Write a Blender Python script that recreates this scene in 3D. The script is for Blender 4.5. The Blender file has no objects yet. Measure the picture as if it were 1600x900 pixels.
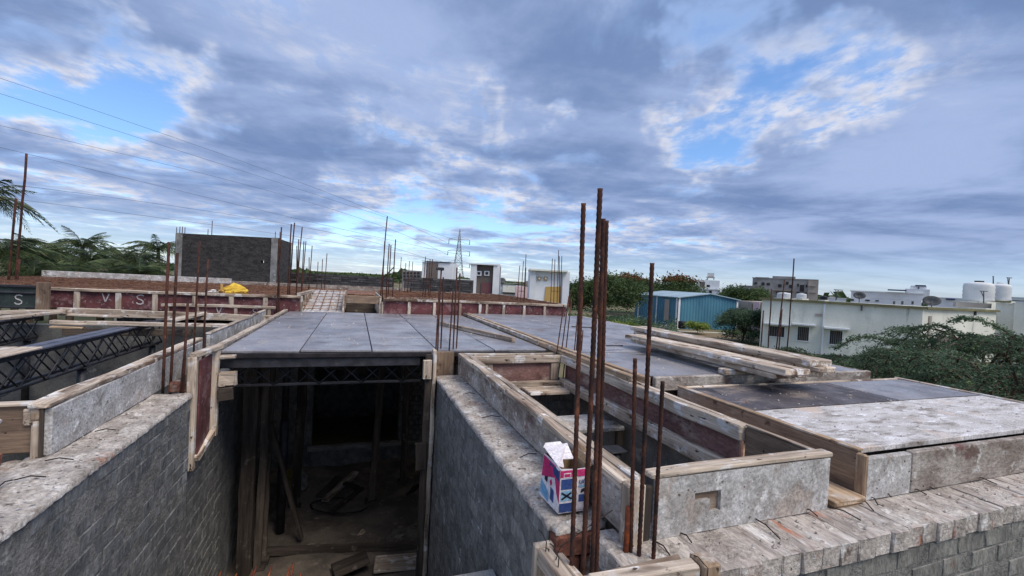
import bpy, bmesh, math, random
import numpy as np
from mathutils import Matrix, Vector, Euler

rnd = random.Random(11)
scene = bpy.context.scene
COL = scene.collection
rad = math.radians

# ------------------------------------------------------------------ camera
CAM_Z = 3.8
cam_d = bpy.data.cameras.new('camera'); cam = bpy.data.objects.new('camera', cam_d); COL.objects.link(cam)
cam_d.sensor_width = 36.0; cam_d.lens = 36.0 * 685.0 / 1600.0
cam_d.clip_start = 0.05; cam_d.clip_end = 9000
YAW, PITCH, ROLL = 19.67, -0.919, 3.0
R3 = Matrix.Rotation(rad(-YAW), 3, 'Z') @ Matrix.Rotation(rad(90 + PITCH), 3, 'X') @ Matrix.Rotation(rad(ROLL), 3, 'Z')
cam.matrix_world = Matrix.Translation((0, 0, CAM_Z)) @ R3.to_4x4()
scene.camera = cam

# survey helpers: directions measured in the photograph, met with a known height, wall plane or distance
def ray(x, y): return R3 @ Vector(((x - 800) / 685.0, -(y - 450) / 685.0, -1.0))
ORG = Vector((0, 0, CAM_Z))
def at_z(x, y, z): d = ray(x, y); return ORG + d * ((z - CAM_Z) / d.z)
def at_y(x, y, Y): d = ray(x, y); return ORG + d * (Y / d.y)
def at_x(x, y, X): d = ray(x, y); return ORG + d * (X / d.x)
def at_d(x, y, dist): return ORG + ray(x, y) * dist

# ------------------------------------------------------------------ sky
SUN_AZ, SUN_EL = 150.0, 56.0      # degrees clockwise from +Y, and above the horizon
world = bpy.data.worlds.new('World'); scene.world = world; world.use_nodes = True
world.cycles.sampling_method = 'MANUAL'; world.cycles.sample_map_resolution = 256
nt = world.node_tree; nt.nodes.clear()
def wn(t, **k):
    n = nt.nodes.new(t)
    for a, b in k.items(): setattr(n, a, b)
    return n
def wl(a, b): nt.links.new(a, b)
def wmath(op, a, b=None, c=None, clamp=False):
    n = wn('ShaderNodeMath', operation=op, use_clamp=clamp)
    for i, v in enumerate((a, b, c)):
        if v is None: continue
        if isinstance(v, (int, float)): n.inputs[i].default_value = v
        else: wl(v, n.inputs[i])
    return n.outputs[0]
def wrange(v, a, b, c=0.0, d=1.0, smooth=True):
    n = wn('ShaderNodeMapRange'); n.interpolation_type = 'SMOOTHSTEP' if smooth else 'LINEAR'
    wl(v, n.inputs[0])
    for i, q in enumerate((a, b, c, d)): n.inputs[i + 1].default_value = q
    return n.outputs[0]
def wmix(f, a, b):
    n = wn('ShaderNodeMix', data_type='RGBA')
    for s, v in ((n.inputs[0], f), (n.inputs[6], a), (n.inputs[7], b)):
        if isinstance(v, (int, float)): s.default_value = v
        elif isinstance(v, tuple): s.default_value = (*v, 1)
        else: wl(v, s)
    return n.outputs[2]
sky = wn('ShaderNodeTexSky', sky_type='NISHITA'); sky.sun_disc = False
sky.sun_elevation = rad(SUN_EL); sky.sun_rotation = rad(SUN_AZ); sky.altitude = 0; sky.air_density = 1.0; sky.dust_density = 0.3; sky.ozone_density = 8.0
bg1 = wn('ShaderNodeBackground'); bg1.inputs[1].default_value = 0.15
wl(sky.outputs[0], bg1.inputs[0])
tc = wn('ShaderNodeTexCoord'); sep = wn('ShaderNodeSeparateXYZ'); wl(tc.outputs['Generated'], sep.inputs[0])
zc = wmath('ADD', wmath('MAXIMUM', sep.outputs[2], 0.0), 0.085)
u = wmath('DIVIDE', sep.outputs[0], zc); v = wmath('DIVIDE', sep.outputs[1], zc)
STREET = rad(10)
us = wmath('SUBTRACT', wmath('MULTIPLY', u, math.cos(STREET)), wmath('MULTIPLY', v, math.sin(STREET)))
vs = wmath('ADD', wmath('MULTIPLY', u, math.sin(STREET)), wmath('MULTIPLY', v, math.cos(STREET)))
def wnoise(su, sv, off, scale, detail, rough, dist):
    c = wn('ShaderNodeCombineXYZ'); wl(wmath('MULTIPLY_ADD', us, su, off), c.inputs[0]); wl(wmath('MULTIPLY_ADD', vs, sv, off * .7), c.inputs[1])
    n = wn('ShaderNodeTexNoise'); wl(c.outputs[0], n.inputs['Vector'])
    n.inputs['Scale'].default_value = scale; n.inputs['Detail'].default_value = detail
    n.inputs['Roughness'].default_value = rough; n.inputs['Distortion'].default_value = dist
    return n.outputs[0]
n_big = wnoise(.70, .95, 3.1, .55, 3, .5, .4)
n_mid = wnoise(.78, .80, 17.3, 2.1, 6, .60, .5)
n_fine = wnoise(1.0, .70, 41.0, 6.5, 5, .64, .0)
n_tone = wnoise(.70, .95, 71.0, 1.25, 6, .54, .4)
dens = wmath('ADD', wmath('MULTIPLY', n_big, .40), wmath('MULTIPLY', n_mid, .60))
dens = wmath('ADD', dens, wmath('MULTIPLY', n_fine, .10))
dens = wmath('ADD', dens, .0)
# ragged directions, so that gaps and banks of this evening's sky have torn outlines
wob = wn('ShaderNodeTexNoise'); wob.inputs['Scale'].default_value = 6.0; wob.inputs['Detail'].default_value = 4; wob.inputs['Roughness'].default_value = .6; wl(tc.outputs['Generated'], wob.inputs['Vector'])
wv = wn('ShaderNodeVectorMath', operation='MULTIPLY_ADD'); wl(wob.outputs['Color'], wv.inputs[0]); wv.inputs[1].default_value = (.40, .40, .40); wl(tc.outputs['Generated'], wv.inputs[2])
wv2 = wn('ShaderNodeVectorMath', operation='SUBTRACT'); wl(wv.outputs[0], wv2.inputs[0]); wv2.inputs[1].default_value = (.20, .20, .20)
wv3 = wn('ShaderNodeVectorMath', operation='NORMALIZE'); wl(wv2.outputs[0], wv3.inputs[0])
for px, py, size, amp in ((150, 100, 6, -.14), (50, 75, 5, -.12), (255, 132, 5, -.13), (330, 150, 4, -.06), (1150, 208, 5, -.11), (1250, 170, 5, -.09), (1095, 228, 4, -.08), (790, 192, 4, -.10), (830, 190, 3, -.06),
                          (1335, 125, 4, -.09), (1140, 12, 5, -.11), (1115, 100, 4, -.07), (1215, 135, 4, -.06), (590, 318, 6, -.12), (680, 335, 6, -.08), (850, 310, 6, -.08), (700, 160, 4, -.06),
                          (560, 130, 16, .06), (960, 250, 12, .11), (880, 60, 15, .08), (1450, 270, 17, .10), (340, 30, 12, .06), (120, 0, 7, .07), (20, 0, 6, .05), (1560, 60, 16, .05), (1400, 400, 12, .09), (120, 260, 14, .05)):
    c = ray(px, py).normalized()
    dp = wn('ShaderNodeVectorMath', operation='DOT_PRODUCT'); wl(wv3.outputs[0], dp.inputs[0]); dp.inputs[1].default_value = c
    dens = wmath('ADD', dens, wrange(dp.outputs['Value'], math.cos(rad(size * 1.6)), 1.0, 0, amp))
cover = wrange(dens, .41, .56)
thick = wrange(dens, .46, .68)
c_white = (.90, .87, .88); c_grey = (.175, .265, .485); c_mid = (.37, .475, .74)
wisp = wmath('MULTIPLY', wrange(n_fine, .38, .60), wrange(n_tone, .36, .58))
edge = wmix(wisp, (.36, .52, .86), c_white)
ccol = wmix(thick, edge, wmix(wrange(wmath('ADD', wmath('MULTIPLY', n_tone, .85), wmath('MULTIPLY', n_fine, .15)), .36, .64), c_grey, c_mid))
low = wrange(sep.outputs[2], .0, .17, 1, 0)
ccol = wmix(wmath('MULTIPLY', low, .40), ccol, (.42, .50, .66))
cover = wmath('MULTIPLY', cover, wrange(sep.outputs[2], .015, .11, .62, 1))
bg2 = wn('ShaderNodeBackground'); wl(ccol, bg2.inputs[0]); bg2.inputs[1].default_value = .76
mx = wn('ShaderNodeMixShader'); wl(cover, mx.inputs[0]); wl(bg1.outputs[0], mx.inputs[1]); wl(bg2.outputs[0], mx.inputs[2])
wout = wn('ShaderNodeOutputWorld'); wl(mx.outputs[0], wout.inputs[0])

sd = bpy.data.lights.new('sun', 'SUN'); sun = bpy.data.objects.new('sun', sd); COL.objects.link(sun)
sd.energy = 2.1; sd.angle = rad(32); sd.color = (1.0, .90, .77)
to_sun = Vector((math.sin(rad(SUN_AZ)) * math.cos(rad(SUN_EL)), math.cos(rad(SUN_AZ)) * math.cos(rad(SUN_EL)), math.sin(rad(SUN_EL))))
sun.rotation_euler = to_sun.to_track_quat('Z', 'Y').to_euler()
sun.location = (0, 0, 40)

scene.view_settings.view_transform = 'Standard'; scene.view_settings.look = 'None'
scene.view_settings.exposure = 0.45; scene.view_settings.gamma = 1.0
scene.cycles.use_denoising = True
scene.cycles.max_bounces = 6; scene.cycles.diffuse_bounces = 3; scene.cycles.glossy_bounces = 2; scene.cycles.transparent_max_bounces = 4

# ------------------------------------------------------------------ materials
def lin(r, g, b): return tuple(((c / 255) / 12.92 if c / 255 <= .04045 else ((c / 255 + .055) / 1.055) ** 2.4) for c in (r, g, b))
MATS = {}
def mat(name, c1, c2, scale=5, detail=6, grain=(1, 1, 1), rough=.85, bump=.3, bscale=30, bgrain=None, stains=(), val=.12, metallic=0.0, spec=.3,
        lo=.35, hi=.65, transl=0.0, bdist=.01, rough2=None, rand=True, wave=None, fine=.16, fscale=70, wstains=()):
    m = bpy.data.materials.new(name); m.use_nodes = True; t = m.node_tree; t.nodes.clear()
    def N(ty, **k):
        n = t.nodes.new(ty)
        for a, b in k.items(): setattr(n, a, b)
        return n
    L = t.links.new
    tcn = N('ShaderNodeTexCoord'); oi = N('ShaderNodeObjectInfo')
    base = tcn.outputs['Object']
    if rand:
        ad = N('ShaderNodeVectorMath', operation='MULTIPLY_ADD'); cmb = N('ShaderNodeCombineXYZ')
        for i in range(3): L(oi.outputs['Random'], cmb.inputs[i])
        L(cmb.outputs[0], ad.inputs[0]); ad.inputs[1].default_value = (37, 53, 71); L(base, ad.inputs[2]); base = ad.outputs[0]
    def coords(g):
        mp = N('ShaderNodeVectorMath', operation='MULTIPLY'); L(base, mp.inputs[0]); mp.inputs[1].default_value = g; return mp.outputs[0]
    def noise(g, sc, de, dist=0.0, ro=.55):
        n = N('ShaderNodeTexNoise'); L(coords(g), n.inputs['Vector']); n.inputs['Scale'].default_value = sc; n.inputs['Detail'].default_value = min(de, 5)
        n.inputs['Distortion'].default_value = dist; n.inputs['Roughness'].default_value = ro; return n.outputs[0]
    def rng(s, a, b, c=0.0, d=1.0):
        n = N('ShaderNodeMapRange'); n.interpolation_type = 'SMOOTHSTEP'; L(s, n.inputs[0])
        for i, q in enumerate((a, b, c, d)): n.inputs[i + 1].default_value = q
        return n.outputs[0]
    def mixc(f, a, b):
        n = N('ShaderNodeMix', data_type='RGBA')
        for s, vv in ((n.inputs[0], f), (n.inputs[6], a), (n.inputs[7], b)):
            if isinstance(vv, tuple): s.default_value = (*vv, 1)
            else: L(vv, s)
        return n.outputs[2]
    n1 = noise(grain, scale, detail, 0)
    col = mixc(rng(n1, lo, hi), c1, c2)
    for (sc_col, sscale, slo, shi, sg) in stains:
        col = mixc(rng(noise(sg, sscale, 4, 0, .62), slo, shi), col, sc_col)
    for (sc_col, sscale, slo, shi, sg) in wstains:
        geo = N('ShaderNodeNewGeometry'); mp = N('ShaderNodeVectorMath', operation='MULTIPLY'); L(geo.outputs['Position'], mp.inputs[0]); mp.inputs[1].default_value = sg
        nz = N('ShaderNodeTexNoise'); L(mp.outputs[0], nz.inputs['Vector']); nz.inputs['Scale'].default_value = sscale; nz.inputs['Detail'].default_value = 5; nz.inputs['Roughness'].default_value = .65
        col = mixc(rng(nz.outputs[0], slo, shi), col, sc_col)
    if val or fine:
        hs = N('ShaderNodeHueSaturation'); mr = N('ShaderNodeMapRange'); L(oi.outputs['Random'], mr.inputs[0]); mr.inputs[3].default_value = 1 - val; mr.inputs[4].default_value = 1 + val
        fv = rng(noise(bgrain or grain, fscale, 3, 0, .7), .25, .75, 1 - fine * 1.6, 1 + fine * 1.3); ml = N('ShaderNodeMath', operation='MULTIPLY'); L(mr.outputs[0], ml.inputs[0]); L(fv, ml.inputs[1])
        L(ml.outputs[0], hs.inputs['Value']); L(col, hs.inputs['Color']); col = hs.outputs[0]
    b = N('ShaderNodeBsdfPrincipled'); L(col, b.inputs['Base Color']); b.inputs['Metallic'].default_value = metallic
    b.inputs['Specular IOR Level'].default_value = spec
    if rough2 is None: b.inputs['Roughness'].default_value = rough
    else: L(rng(noise(grain, scale * 2, 5), .3, .7, rough, rough2), b.inputs['Roughness'])
    if bump:
        h = noise(bgrain or grain, bscale, 5, 0, .65)
        if wave:
            w = N('ShaderNodeTexWave', wave_type='BANDS', bands_direction=wave[0]); L(tcn.outputs['Object'], w.inputs['Vector']); w.inputs['Scale'].default_value = wave[1]; w.inputs['Distortion'].default_value = wave[2]
            a2 = N('ShaderNodeMath', operation='MULTIPLY_ADD'); L(w.outputs['Fac'], a2.inputs[0]); a2.inputs[1].default_value = wave[3]; L(h, a2.inputs[2]); h = a2.outputs[0]
        bp = N('ShaderNodeBump'); L(h, bp.inputs['Height']); bp.inputs['Strength'].default_value = bump; bp.inputs['Distance'].default_value = bdist
        L(bp.outputs[0], b.inputs['Normal'])
    out = N('ShaderNodeOutputMaterial')
    if transl:
        tr = N('ShaderNodeBsdfTranslucent'); L(col, tr.inputs[0]); ms = N('ShaderNodeMixShader'); ms.inputs[0].default_value = transl
        L(b.outputs[0], ms.inputs[1]); L(tr.outputs[0], ms.inputs[2]); L(ms.outputs[0], out.inputs[0])
    else: L(b.outputs[0], out.inputs[0])
    MATS[name] = m; return m
G1 = (1, 1, 1); GR = (.12, 1, 1)
mat('timber', lin(202, 186, 168), lin(148, 131, 115), 9, 8, (.10, 1, 1), .9, .7, 40, (.05, 1, 1), [(lin(104, 84, 70), 6, .54, .68, (.22, 1, 1)), (lin(208, 203, 198), 7, .54, .64, G1), (lin(74, 62, 55), 26, .62, .68, (.5, 1, 1)), (lin(140, 96, 84), 2.6, .66, .78, G1)], .15, fine=.22, fscale=60)
mat('timber_warm', lin(190, 164, 136), lin(148, 124, 100), 9, 8, (.10, 1, 1), .9, .7, 40, (.05, 1, 1), [(lin(110, 88, 72), 6, .58, .72, (.22, 1, 1)), (lin(192, 182, 172), 5, .52, .68, G1), (lin(78, 62, 52), 26, .64, .70, (.5, 1, 1))], .12, fine=.22, fscale=60)
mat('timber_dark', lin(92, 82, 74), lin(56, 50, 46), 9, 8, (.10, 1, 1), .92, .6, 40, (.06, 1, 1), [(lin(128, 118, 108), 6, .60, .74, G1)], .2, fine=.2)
mat('brown_ply', lin(146, 124, 104), lin(112, 94, 80), 6, 8, (.25, 1, 1), .85, .4, 40, (.1, 1, 1), [(lin(170, 158, 146), 4, .54, .72, G1), (lin(84, 66, 58), 9, .60, .72, G1), (lin(70, 56, 50), 30, .66, .71, G1)], .1, fine=.18)
mat('coated_ply', lin(196, 194, 192), lin(164, 160, 156), 7, 8, G1, .85, .7, 26, None, [(lin(128, 122, 116), 6, .54, .70, G1), (lin(220, 218, 216), 11, .56, .68, G1), (lin(142, 110, 108), 2.6, .62, .78, (1, 1, 1.5)), (lin(72, 62, 58), 30, .65, .69, G1), (lin(96, 84, 78), 13, .66, .71, (1, 3, 1)), (lin(178, 166, 156), 3, .55, .7, G1)], .06, fine=.24, fscale=60)
mat('coated_ply_brown', lin(170, 162, 154), lin(128, 117, 108), 7, 8, (.5, 1, 1), .88, .7, 26, None, [(lin(104, 86, 78), 6, .52, .68, (.6, 1, 1)), (lin(194, 190, 186), 11, .57, .68, G1), (lin(116, 80, 78), 3.2, .62, .76, G1), (lin(60, 54, 50), 30, .65, .69, G1)], .08, fine=.24, fscale=60)
mat('red_ply', lin(112, 66, 67), lin(84, 50, 53), 5, 6, G1, .75, .3, 30, None, [(lin(138, 108, 108), 6, .50, .70, (1, 1, 2)), (lin(164, 148, 146), 20, .60, .70, (1, 1, 2)), (lin(74, 44, 48), 4, .58, .7, G1)], .12, fine=.2)
mat('red_ply_faded', lin(134, 102, 96), lin(106, 78, 74), 5, 8, (.4, 1, 1), .85, .4, 30, None, [(lin(160, 142, 132), 6, .52, .70, (.5, 1, 2)), (lin(84, 58, 56), 4, .58, .7, G1), (lin(66, 52, 50), 26, .65, .70, G1)], .1, fine=.22)
mat('raw_cement_shaded', lin(112, 112, 110), lin(84, 85, 85), 3, 8, G1, .95, .6, 18, None, [(lin(70, 70, 70), 2, .56, .72, G1), (lin(134, 133, 130), 6, .6, .72, G1)], .05, fine=.2)  # raw cement grey, darkened to put shade into the left bay walls
mat('green_ply', lin(62, 72, 69), lin(48, 56, 55), 5, 6, G1, .6, .3, 30, None, [(lin(110, 122, 120), 7, .60, .76, G1)], .1)
mat('deck_plate', lin(146, 144, 147), lin(118, 116, 121), 2.0, 8, (1, 1, 1), .28, .25, 18, None, [(lin(160, 155, 152), 2.0, .52, .78, (1, 2.4, 1)), (lin(86, 80, 80), 2.4, .58, .76, (2, .7, 1)), (lin(176, 166, 156), 13, .64, .72, (1, 2.4, 1)), (lin(70, 62, 60), 9, .66, .72, (.6, 2.6, 1)), (lin(118, 94, 80), 1.5, .62, .78, G1)], .13, spec=.6, rough2=.5, bdist=.004, fine=.14, fscale=40)
mat('deck_plate_old', lin(100, 94, 96), lin(74, 69, 74), 2.6, 7, (1, 1, 1), .5, .3, 18, None, [(lin(136, 124, 116), 2.0, .50, .70, (1, 2.2, 1)), (lin(54, 49, 51), 3.1, .56, .70, (2, .7, 1)), (lin(176, 156, 146), 12, .64, .70, (1, 2, 1))], .1, spec=.5, rough2=.7, bdist=.004, fine=.18, fscale=40)
mat('pale_plate', lin(204, 201, 200), lin(176, 171, 167), 4, 9, (1, 2.4, 1), .85, .6, 20, None, [(lin(142, 134, 128), 5, .52, .68, (1, 3, 1)), (lin(226, 225, 228), 9, .56, .68, (1, 2, 1)), (lin(110, 98, 90), 24, .63, .69, (1, 2, 1)), (lin(196, 178, 164), 2.2, .56, .7, G1)], .05, fine=.2)
mat('plate_edge', lin(46, 42, 44), lin(30, 28, 30), 9, 4, G1, .6, .2, 30)
mat('rust', lin(86, 52, 40), lin(52, 35, 32), 22, 6, (1, 1, .5), .85, .6, 160, None, [(lin(112, 68, 48), 12, .57, .70, G1), (lin(42, 32, 32), 8, .54, .68, G1)], .18, bdist=.002, fine=.25, fscale=120)
mat('rust_orange', lin(150, 78, 40), lin(96, 50, 34), 20, 6, G1, .85, .5, 120, None, [], .12, bdist=.002)
mat('rust_mesh', lin(138, 102, 80), lin(92, 64, 50), 6, 8, (1, 2, 1), .9, 0, 60, None, [(lin(160, 132, 110), 5, .6, .72, (1, 3, 1)), (lin(66, 46, 40), 7, .58, .7, (.6, 3, 1))], .15, fine=.25, fscale=30)
mat('black_steel', lin(52, 52, 58), lin(34, 34, 38), 14, 5, G1, .55, .2, 60, None, [(lin(78, 70, 66), 9, .62, .76, G1)], .15, spec=.5)
mat('steel_top', lin(92, 92, 104), lin(66, 66, 78), 6, 5, G1, .45, .15, 40, None, [(lin(120, 116, 116), 5, .6, .76, G1)], .1, spec=.5)
STAIN_WALL = [(lin(150, 152, 150), 3.0, .55, .75, (1, 1, .35)), (lin(96, 97, 96), 2.2, .54, .72, (1, 1, .5)), (lin(120, 88, 76), 6, .68, .77, G1), (lin(172, 174, 176), 14, .66, .74, (1, 1, .3))]
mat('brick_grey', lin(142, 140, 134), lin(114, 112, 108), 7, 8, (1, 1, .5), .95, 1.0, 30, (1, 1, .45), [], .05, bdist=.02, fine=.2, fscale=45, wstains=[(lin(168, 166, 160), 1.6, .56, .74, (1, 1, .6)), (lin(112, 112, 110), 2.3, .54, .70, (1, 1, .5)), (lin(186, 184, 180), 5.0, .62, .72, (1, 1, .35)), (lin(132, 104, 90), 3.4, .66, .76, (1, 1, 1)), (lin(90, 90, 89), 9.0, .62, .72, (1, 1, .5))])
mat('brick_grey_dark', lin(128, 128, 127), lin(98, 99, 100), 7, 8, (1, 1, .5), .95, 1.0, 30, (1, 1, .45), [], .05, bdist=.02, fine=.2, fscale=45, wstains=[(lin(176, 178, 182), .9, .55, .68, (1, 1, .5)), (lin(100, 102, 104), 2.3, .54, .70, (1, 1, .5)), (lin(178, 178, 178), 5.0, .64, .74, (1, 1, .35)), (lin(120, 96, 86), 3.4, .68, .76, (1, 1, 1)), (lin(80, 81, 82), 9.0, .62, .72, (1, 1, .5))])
mat('joint_grey', lin(136, 134, 130), lin(106, 105, 102), 9, 8, G1, .95, 1.0, 40, None, [(lin(168, 166, 162), 8, .58, .72, G1)], 0, bdist=.02, fine=.2, rand=False)
mat('mortar_top', lin(196, 188, 180), lin(156, 147, 139), 7, 9, (1, 1, 1), .95, 1.0, 30, None, [(lin(166, 122, 102), 3.0, .58, .72, (1, 2.0, 1)), (lin(214, 209, 203), 9, .56, .68, G1), (lin(116, 106, 100), 12, .60, .70, G1), (lin(92, 84, 80), 30, .64, .70, G1)], .0, bdist=.02, rand=False, fine=.24, fscale=50)
mat('header_brick', lin(190, 181, 173), lin(154, 145, 138), 6, 9, (.35, 1, 1), .95, 1.0, 30, (.3, 1, 1), [(lin(172, 116, 92), 4.0, .60, .74, (.6, 1.2, 1)), (lin(206, 202, 198), 11, .54, .68, (.3, 1, 1)), (lin(116, 102, 92), 7, .60, .72, (.5, 1, 1)), (lin(88, 78, 72), 30, .64, .70, (.4, 1, 1))], .06, bdist=.015, fine=.24, fscale=50)
mat('brick_red', lin(136, 88, 72), lin(102, 66, 56), 9, 8, G1, .95, .8, 40, None, [(lin(164, 154, 146), 6, .50, .66, G1), (lin(84, 56, 50), 12, .6, .72, G1)], .12, bdist=.01, fine=.25, fscale=50)
mat('brick_far', lin(76, 72, 70), lin(52, 50, 50), 3.0, 9, (1, 1, 2.5), .95, .6, 9, (1, 1, 3), [(lin(94, 89, 86), 6.0, .58, .70, (1, 1, 2.5)), (lin(46, 44, 44), 5, .58, .70, (1, 1, 3))], .05, bdist=.05, fine=.3, fscale=14)
mat('brick_far_row', lin(98, 94, 92), lin(62, 60, 60), 1.1, 8, (1, 1, 1), .95, .3, 5, None, [(lin(138, 134, 130), 2.0, .62, .74, G1)], .25)
mat('concrete', lin(150, 148, 145), lin(116, 115, 112), 3, 8, G1, .92, .6, 18, None, [(lin(96, 95, 93), 2, .58, .74, G1), (lin(178, 176, 172), 6, .6, .72, G1)], .05)
mat('dirt_floor', lin(118, 108, 98), lin(82, 76, 70), 2.2, 9, G1, .97, .9, 9, None, [(lin(140, 130, 118), 5, .58, .72, G1)], .05, bdist=.03)
mat('ground', lin(128, 112, 90), lin(88, 92, 60), .08, 9, G1, .97, .5, 1.5, None, [(lin(70, 84, 46), .05, .48, .62, G1)], 0, bdist=.1, rand=False)
mat('white_plaster', lin(234, 233, 220), lin(216, 216, 204), .5, 7, (1, 1, .6), .9, .15, 10, None, [(lin(190, 193, 184), .7, .56, .74, (1, 1, .35)), (lin(150, 152, 144), 1.6, .62, .76, (1.5, 1.5, .16))], .02, rand=False)
mat('white_paint', lin(228, 230, 232), lin(212, 215, 218), .6, 5, G1, .9, .1, 10, None, [(lin(180, 184, 186), .9, .62, .8, (1, 1, .4))], .03)
mat('pink_paint', lin(218, 190, 192), lin(206, 178, 180), .6, 5, G1, .9, 0, 10, None, [], .03)
mat('ochre_paint', lin(196, 160, 96), lin(184, 148, 84), .6, 5, G1, .9, 0, 10, None, [], .02)
mat('brown_paint', lin(116, 106, 100), lin(104, 95, 90), .6, 5, G1, .9, 0, 10, None, [], .02)
mat('maroon_paint', lin(112, 76, 80), lin(100, 66, 70), .6, 5, G1, .9, 0, 10, None, [], .02)
mat('beige_wall', lin(176, 166, 156), lin(154, 145, 136), .4, 6, (1, 1, .4), .92, .1, 8, None, [(lin(132, 124, 116), .8, .6, .76, (1, 1, .3))], .04)
mat('olive_trim', lin(128, 124, 92), lin(108, 105, 78), .8, 6, G1, .9, .2, 12, None, [(lin(84, 82, 66), 1.4, .58, .74, G1)], .04)
mat('grey_block', lin(150, 148, 146), lin(124, 122, 121), .35, 7, G1, .92, .2, 4, None, [(lin(104, 103, 103), .5, .58, .72, G1)], .05)
mat('dark_opening', lin(52, 50, 52), lin(38, 37, 40), 2, 4, G1, .5, 0, 10, None, [], .1)
mat('window_glass', lin(58, 62, 66), lin(40, 43, 46), 2, 4, G1, .15, 0, 10, None, [], .1, spec=.5)
mat('blue_sheet', lin(82, 132, 152), lin(66, 114, 136), .5, 6, (1, 1, .3), .6, .1, 8, None, [(lin(110, 150, 164), .9, .60, .78, (1, 1, .25)), (lin(58, 92, 108), 1.2, .62, .78, (2, 2, .2))], .04)
mat('roof_sheet', lin(160, 178, 186), lin(140, 160, 170), .5, 6, G1, .5, .1, 8, None, [], .03)
mat('tank_plastic', lin(222, 224, 224), lin(206, 208, 209), 1, 4, G1, .5, 0, 10, None, [], .04)
mat('black_plastic', lin(36, 38, 42), lin(26, 28, 30), 4, 4, G1, .45, .1, 30, None, [], .1)
mat('dish_grey', lin(92, 94, 96), lin(76, 78, 80), 3, 4, G1, .6, 0, 10, None, [], .2)
mat('blue_awning', lin(50, 66, 108), lin(40, 54, 92), 1, 4, G1, .6, 0, 10, None, [], .1)
mat('galvanised', lin(150, 156, 160), lin(120, 126, 132), 2, 4, G1, .5, 0, 10, None, [], .06, metallic=.3)
mat('cable', lin(128, 134, 150), lin(118, 124, 140), 1, 2, G1, .6, 0, 10, None, [], 0)
mat('bark', lin(104, 90, 76), lin(70, 60, 50), 5, 8, (1, 1, .2), .95, .8, 14, (1, 1, .2), [], .1, bdist=.03)
mat('leaf_prosopis', lin(106, 128, 98), lin(62, 84, 64), .9, 5, G1, .7, 0, 10, None, [(lin(134, 154, 98), 1.8, .60, .75, G1)], .2, transl=.35)
mat('leaf_dark', lin(86, 104, 60), lin(52, 70, 42), .7, 5, G1, .7, 0, 10, None, [(lin(110, 120, 66), 1.4, .60, .75, G1)], .12, transl=.3)
mat('leaf_red', lin(140, 84, 56), lin(88, 84, 48), .9, 5, G1, .7, 0, 10, None, [], .12, transl=.3)
mat('leaf_lime', lin(138, 152, 72), lin(98, 120, 56), 1.5, 5, G1, .7, 0, 10, None, [], .1, transl=.3)
mat('leaf_palm', lin(90, 104, 66), lin(46, 60, 44), .8, 5, G1, .55, 0, 10, None, [(lin(160, 150, 104), 1.4, .62, .76, G1)], .3, transl=.3)
mat('yellow_bag', lin(226, 190, 70), lin(200, 160, 50), 8, 6, G1, .6, .4, 20, None, [], .05)
mat('white_bag', lin(228, 228, 226), lin(205, 205, 204), 8, 6, G1, .6, .4, 20, None, [], .05)
mat('pink_bag', lin(214, 150, 170), lin(190, 120, 140), 8, 6, G1, .6, .4, 20, None, [], .05)
mat('yellow_bucket', lin(150, 136, 50), lin(120, 108, 40), 8, 6, G1, .6, .2, 20, None, [], .05)
mat('orange_bin', lin(206, 140, 60), lin(180, 116, 46), 8, 6, G1, .6, .2, 20, None, [], .05)
mat('card_white', lin(232, 226, 228), lin(216, 208, 212), 9, 6, G1, .6, .15, 30, None, [(lin(190, 180, 182), 12, .64, .74, G1)], .02)
mat('card_pink', lin(206, 62, 118), lin(184, 48, 100), 9, 6, G1, .45, .1, 30, None, [(lin(222, 150, 180), 16, .64, .74, G1)], .05)
mat('card_blue', lin(70, 92, 150), lin(48, 70, 122), 12, 6, G1, .45, .1, 30, None, [(lin(130, 150, 190), 18, .60, .72, G1)], .12)
mat('card_sky', lin(150, 190, 214), lin(110, 160, 196), 12, 6, G1, .45, .1, 30, None, [], .1)
mat('card_dark', lin(44, 42, 60), lin(34, 34, 48), 12, 6, G1, .45, .1, 30, None, [], .1)
mat('card_brown', lin(160, 134, 104), lin(140, 115, 88), 9, 6, G1, .85, .2, 30, None, [], .05)
mat('chalk', lin(206, 200, 200), lin(180, 174, 174), 30, 4, G1, .9, 0, 30, None, [], .0)
mat('wire_dark', lin(56, 46, 44), lin(40, 34, 34), 20, 4, G1, .7, 0, 30, None, [], .1)

# ------------------------------------------------------------------ builders
WM = {}
def put(o, mw, parent=None):
    COL.objects.link(o)
    if parent is not None:
        o.parent = parent; o.matrix_parent_inverse = WM[parent.name].inverted()
    o.matrix_basis = mw; WM[o.name] = mw.copy(); return o
def tag(o, label=None, cat=None, group=None, kind=None):
    for k, vv in (('label', label), ('category', cat), ('group', group), ('kind', kind)):
        if vv: o[k] = vv
    return o
def thing(name, loc, label, cat, group=None):
    o = bpy.data.objects.new(name, None); o.empty_display_size = .2
    put(o, Matrix.Translation(loc)); return tag(o, label, cat, group, 'thing')
def mesh(name, verts, faces, material, smooth=False):
    me = bpy.data.meshes.new(name); me.from_pydata([tuple(p) for p in verts], [], faces); me.materials.append(MATS[material]); me.update()
    if smooth: me.polygons.foreach_set('use_smooth', [True] * len(me.polygons))
    return me
def obj(name, verts, faces, material, parent=None, mw=None, smooth=False):
    return put(bpy.data.objects.new(name, mesh(name, verts, faces, material, smooth)), mw or Matrix.Identity(4), parent)

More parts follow.
